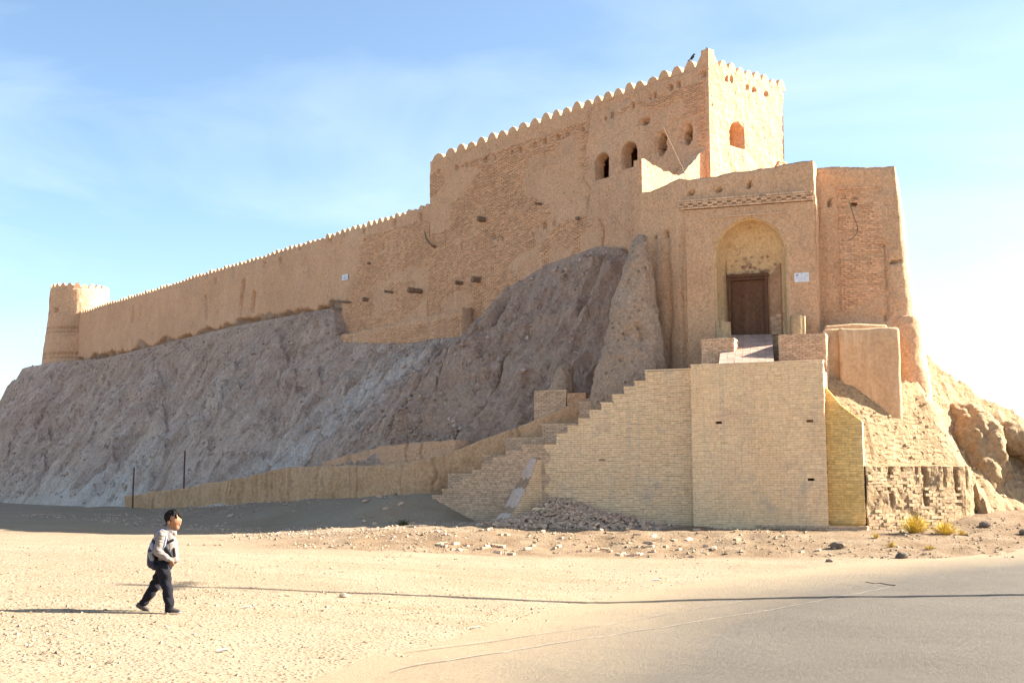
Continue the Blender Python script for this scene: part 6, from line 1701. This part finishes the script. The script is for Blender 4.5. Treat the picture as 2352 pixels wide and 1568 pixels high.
# ---------------------------------------------------------------- the schoolboy
BF = ground_hit(375, 1406)
sB_ = (226.0 / FPX * BF.y) / 1115.0
boy = thing('person', 'schoolboy in pale jacket and dark trousers walking with head bowed', 'person', tuple(BF), math.radians(-4))
def K(zx, zy, y=0.0): return ((zx - 600) * sB_, y * sB_ / 0.00113, (1364 - zy) * sB_)
R_ = lambda m: m * sB_ / 0.00113
M['skin'] = flat('skin', (0.26, 0.125, 0.068), 0.6, 0.3, 0.06, 20)
M['hair'] = flat('black_hair', (0.007, 0.005, 0.004), 0.7, 0.15, 0.4, 90, 0.004)
M['jacket'] = flat('pale_jacket', (0.21, 0.175, 0.16), 0.75, 0.2, 0.08, 14, 0.006)
M['black'] = flat('black_cloth', (0.02, 0.02, 0.024), 0.8, 0.2, 0.2, 20)
M['trouser'] = flat('navy_trousers', (0.010, 0.0095, 0.015), 0.9, 0.2, 0.25, 12, 0.008)
M['shoe'] = flat('dark_shoe', (0.07, 0.055, 0.05), 0.6, 0.3, 0.25, 30)
M['sole'] = flat('shoe_sole', (0.30, 0.29, 0.27), 0.8)
nh, fh = -0.075, 0.065
body_parts = [
    (K(683, 325), R_(0.090), K(690, 350), R_(0.086)), (K(700, 385), R_(0.062), K(712, 425), R_(0.045)), (K(735, 350), R_(0.045), K(735, 375), R_(0.04)),
    (K(748, 388), R_(0.010), K(757, 402), R_(0.012)), (K(738, 422), R_(0.016), K(738, 436), R_(0.014)), (K(722, 445), R_(0.02), K(712, 448), R_(0.022)),
    (K(654, 368, -0.090), R_(0.019), K(652, 392, -0.088), R_(0.015), (1, 0.6, 1)), (K(652, 372, 0.084), R_(0.012), K(648, 392, 0.083), R_(0.012)),
    (K(668, 400), R_(0.05), K(640, 480), R_(0.05)),
    (K(612, 530), R_(0.09), K(622, 760), R_(0.095)), (K(600, 500, -0.09), R_(0.05), K(605, 500, 0.09), R_(0.05)),
    (K(590, 515, -0.125), R_(0.045), K(562, 690, -0.15), R_(0.036)), (K(562, 690, -0.15), R_(0.036), K(688, 778, -0.125), R_(0.026)),
    (K(600, 515, 0.12), R_(0.045), K(620, 690, 0.14), R_(0.036)), (K(620, 690, 0.14), R_(0.036), K(705, 790, 0.10), R_(0.026)),
    (K(700, 785, -0.122), R_(0.020), K(722, 806, -0.115), R_(0.022), (1, 0.8, 1)),
    (K(722, 800, -0.120), R_(0.009), K(738, 822, -0.112), R_(0.0085)), (K(738, 822, -0.112), R_(0.0085), K(734, 840, -0.098), R_(0.0075)),
    (K(716, 808, -0.118), R_(0.009), K(728, 834, -0.108), R_(0.0085)), (K(728, 834, -0.108), R_(0.0085), K(722, 850, -0.095), R_(0.0075)),
    (K(708, 812, -0.114), R_(0.009), K(716, 838, -0.104), R_(0.0085)), (K(716, 838, -0.104), R_(0.0085), K(710, 850, -0.092), R_(0.007)),
    (K(701, 812, -0.108), R_(0.008), K(704, 834, -0.100), R_(0.0075)), (K(704, 834, -0.1), R_(0.0075), K(700, 843, -0.09), R_(0.0065)),
    (K(700, 786, -0.105), R_(0.010), K(716, 786, -0.085), R_(0.0095)), (K(716, 786, -0.085), R_(0.0095), K(728, 800, -0.078), R_(0.0085)),
    (K(598, 790), R_(0.09), K(595, 850), R_(0.088)),
    (K(600, 860, nh), R_(0.072), K(650, 1085, nh), R_(0.052)), (K(650, 1085, nh), R_(0.052), K(692, 1310, nh), R_(0.034)),
    (K(575, 860, fh), R_(0.072), K(475, 1080, fh), R_(0.052)), (K(475, 1080, fh), R_(0.052), K(335, 1268, fh), R_(0.034))]
capsules('body', body_parts, R_(0.0075), M['skin'], boy, 1)
def extra(name, parts, mat, vox=0.010, it=3): return capsules(name, parts, R_(vox), mat, boy, it)
hr = extra('hair', [(K(652, 312), R_(0.084), K(688, 292), R_(0.078)), (K(638, 335), R_(0.062), K(636, 388), R_(0.040)), (K(715, 284), R_(0.056), K(735, 292), R_(0.046)), (K(740, 298), R_(0.036), K(766, 324), R_(0.012)), (K(650, 325, -0.040), R_(0.058), K(660, 350, -0.050), R_(0.040)), (K(650, 325, 0.040), R_(0.058), K(660, 350, 0.050), R_(0.040)),
              (K(700, 292, -0.045), R_(0.044), K(724, 312, -0.050), R_(0.022)), (K(700, 292, 0.045), R_(0.044), K(724, 312, 0.050), R_(0.022)), (K(690, 268), R_(0.035), K(720, 276), R_(0.03))], M['hair'], 0.0055, 1)
C = get_co(hr.data); Nn = get_no(hr.data); q = C / (sB_ / 0.00113)
set_co(hr.data, C + Nn * (R_(0.016) * fbm(q[:, 0] * 60, q[:, 1] * 60, q[:, 2] * 40, 3, 811))[:, None])
extra('eye', [(K(736, 374, -0.046), R_(0.006), K(746, 377, -0.036), R_(0.005))], M['black'], 0.003, 0)
extra('eyebrow', [(K(728, 356, -0.052), R_(0.0045), K(752, 360, -0.034), R_(0.004))], M['hair'], 0.003, 0)
M['lip'] = flat('lips', (0.2, 0.07, 0.05), 0.5)
extra('mouth', [(K(742, 430, -0.008), R_(0.008), K(726, 433, -0.030), R_(0.006))], M['lip'], 0.003, 0)
jk = extra('jacket', [(K(605, 520), R_(0.108), K(625, 640), R_(0.118), (1, 0.98, 1)), (K(630, 640), R_(0.120), K(632, 770), R_(0.118), (1.02, 0.98, 1)), (K(680, 600), R_(0.062), K(692, 780), R_(0.068)), (K(585, 505, -0.10), R_(0.058), K(620, 505, 0.10), R_(0.058)),
    (K(588, 515, -0.125), R_(0.062), K(560, 690, -0.155), R_(0.057)), (K(560, 690, -0.155), R_(0.057), K(672, 768, -0.130), R_(0.042)), (K(672, 768, -0.13), R_(0.042), K(692, 782, -0.126), R_(0.036)),
    (K(605, 515, 0.12), R_(0.062), K(622, 690, 0.15), R_(0.057)), (K(622, 690, 0.15), R_(0.055), K(700, 788, 0.105), R_(0.040)),
    (K(630, 445), R_(0.062), K(655, 480), R_(0.066)), (K(672, 455, 0), R_(0.046), K(690, 500), R_(0.04))], M['jacket'], 0.009, 2)
C = get_co(jk.data); Nn = get_no(jk.data); q = C / (sB_ / 0.00113)
set_co(jk.data, C + Nn * (R_(0.010) * fbm(q[:, 0] * 16, q[:, 1] * 16, q[:, 2] * 22, 3, 801) - R_(0.007) * np.abs(np.sin(q[:, 2] * 55 + 5 * fbm(q[:, 0] * 9, q[:, 1] * 9, q[:, 2] * 9, 2, 803))) * (np.abs(q[:, 1]) > 0.1))[:, None])
extra('hood', [(K(560, 440), R_(0.048), K(515, 495), R_(0.062), (1, 1.2, 1)), (K(515, 495), R_(0.058), K(492, 535), R_(0.034), (1, 1.2, 1)), (K(575, 425, -0.04), R_(0.034), K(575, 425, 0.04), R_(0.034))], M['jacket'], 0.009, 2)
extra('chest_stripe', [(K(660, 590, -0.108), R_(0.016), K(708, 566, -0.080), R_(0.018), (1, 0.8, 1))], M['black'], 0.006, 1)
extra('side_panel', [(K(632, 640, -0.118), R_(0.022), K(700, 735, -0.105), R_(0.024), (1, 0.8, 1)), (K(720, 660, -0.07), R_(0.014), K(728, 740, -0.06), R_(0.016))], M['black'], 0.006, 1)
extra('hem', [(K(575, 800, -0.02), R_(0.088), K(655, 806, -0.02), R_(0.088), (1, 1.1, 0.22)), (K(660, 812, -0.05), R_(0.05), K(700, 815, -0.03), R_(0.05), (1, 1, 0.3))], M['black'], 0.008, 1)
extra('collar_trim', [(K(688, 468, -0.036), R_(0.012), K(702, 505, -0.030), R_(0.012))], M['black'], 0.005, 1)
tr = extra('trousers', [(K(598, 812), R_(0.098), K(598, 850), R_(0.100)), (K(602, 860, nh), R_(0.088), K(655, 1080, nh), R_(0.070)), (K(655, 1080, nh), R_(0.070), K(692, 1285, nh), R_(0.058)), (K(692, 1285, nh), R_(0.058), K(696, 1312, nh), R_(0.056)),
    (K(575, 860, fh), R_(0.088), K(472, 1078, fh), R_(0.068)), (K(472, 1078, fh), R_(0.068), K(365, 1245, fh), R_(0.054)), (K(365, 1245, fh), R_(0.054), K(352, 1262, fh), R_(0.053))], M['trouser'], 0.010, 2)
C = get_co(tr.data); Nn = get_no(tr.data); q = C / (sB_ / 0.00113)
set_co(tr.data, C + Nn * (R_(0.012) * fbm(q[:, 0] * 12, q[:, 1] * 12, q[:, 2] * 14, 3, 805) + R_(0.006) * np.sin(q[:, 2] * 40 + q[:, 0] * 30 + 4 * fbm(q[:, 0] * 6, q[:, 1] * 6, q[:, 2] * 6, 2, 807)))[:, None])
sh1 = extra('shoe', [(K(668, 1332, nh), R_(0.034), K(730, 1325, nh), R_(0.034), (1, 1, 1)), (K(730, 1330, nh), R_(0.034), K(800, 1342, nh), R_(0.024), (1, 1.15, 1))], M['shoe'], 0.007, 1)
extra('sole', [(K(665, 1352, nh), R_(0.034), K(805, 1354, nh), R_(0.032), (1, 1.0, 0.3))], M['sole'], 0.006, 1)
sh2 = extra('shoe', [(K(300, 1290, fh), R_(0.036), K(345, 1310, fh), R_(0.036)), (K(345, 1310, fh), R_(0.034), K(405, 1346, fh), R_(0.024), (1, 1.1, 1))], M['shoe'], 0.007, 1)
b_s = capsules('sole', [(K(276, 1298, fh), R_(0.020), K(375, 1356, fh), R_(0.016)), (K(375, 1356, fh), R_(0.015), K(420, 1356, fh), R_(0.013))], R_(0.006), M['sole'], boy, 1)
bag = thing('backpack', 'dark school backpack with pale side pocket worn by the boy', 'backpack', tuple(BF), math.radians(-4))
M['bag'] = flat('navy_nylon', (0.022, 0.024, 0.05), 0.6, 0.3, 0.3, 25, 0.006)
M['bagpale'] = flat('pale_nylon', (0.20, 0.20, 0.21), 0.7, 0.3, 0.1, 25)
M['strap'] = flat('blue_grey_strap', (0.24, 0.26, 0.36), 0.7)
capsules('bag_body', [(K(490, 585), R_(0.058), K(462, 690), R_(0.072), (0.9, 1.55, 1)), (K(462, 690), R_(0.072), K(462, 820), R_(0.076), (0.9, 1.5, 1)), (K(470, 830), R_(0.072), K(490, 850), R_(0.062), (0.9, 1.5, 1))], R_(0.010), M['bag'], bag, 2)
capsules('side_pocket', [(K(455, 715, -0.095), R_(0.028), K(480, 770, -0.098), R_(0.034), (1, 0.6, 1)), (K(470, 700, -0.095), R_(0.02), K(500, 690, -0.098), R_(0.018), (1, 0.6, 1))], R_(0.007), M['bagpale'], bag, 1)
capsules('side_panel', [(K(470, 615, -0.085), R_(0.03), K(475, 665, -0.09), R_(0.03), (1, 0.6, 1))], R_(0.007), M['strap'], bag, 1)
b = MB(); b.tube([K(500, 560, -0.09), K(545, 480, -0.12), K(590, 452, -0.10), K(628, 480, -0.10), K(642, 540, -0.115), K(632, 620, -0.135), K(600, 690, -0.13)], R_(0.014), 8); b.build('strap', M['strap'], bag, world_space=False, smooth_=True)
b = MB(); b.tube([K(500, 560, 0.09), K(545, 480, 0.12), K(590, 452, 0.10), K(628, 480, 0.10), K(645, 540, 0.115), K(640, 640, 0.13)], R_(0.014), 8); b.build('strap', M['strap'], bag, world_space=False, smooth_=True)
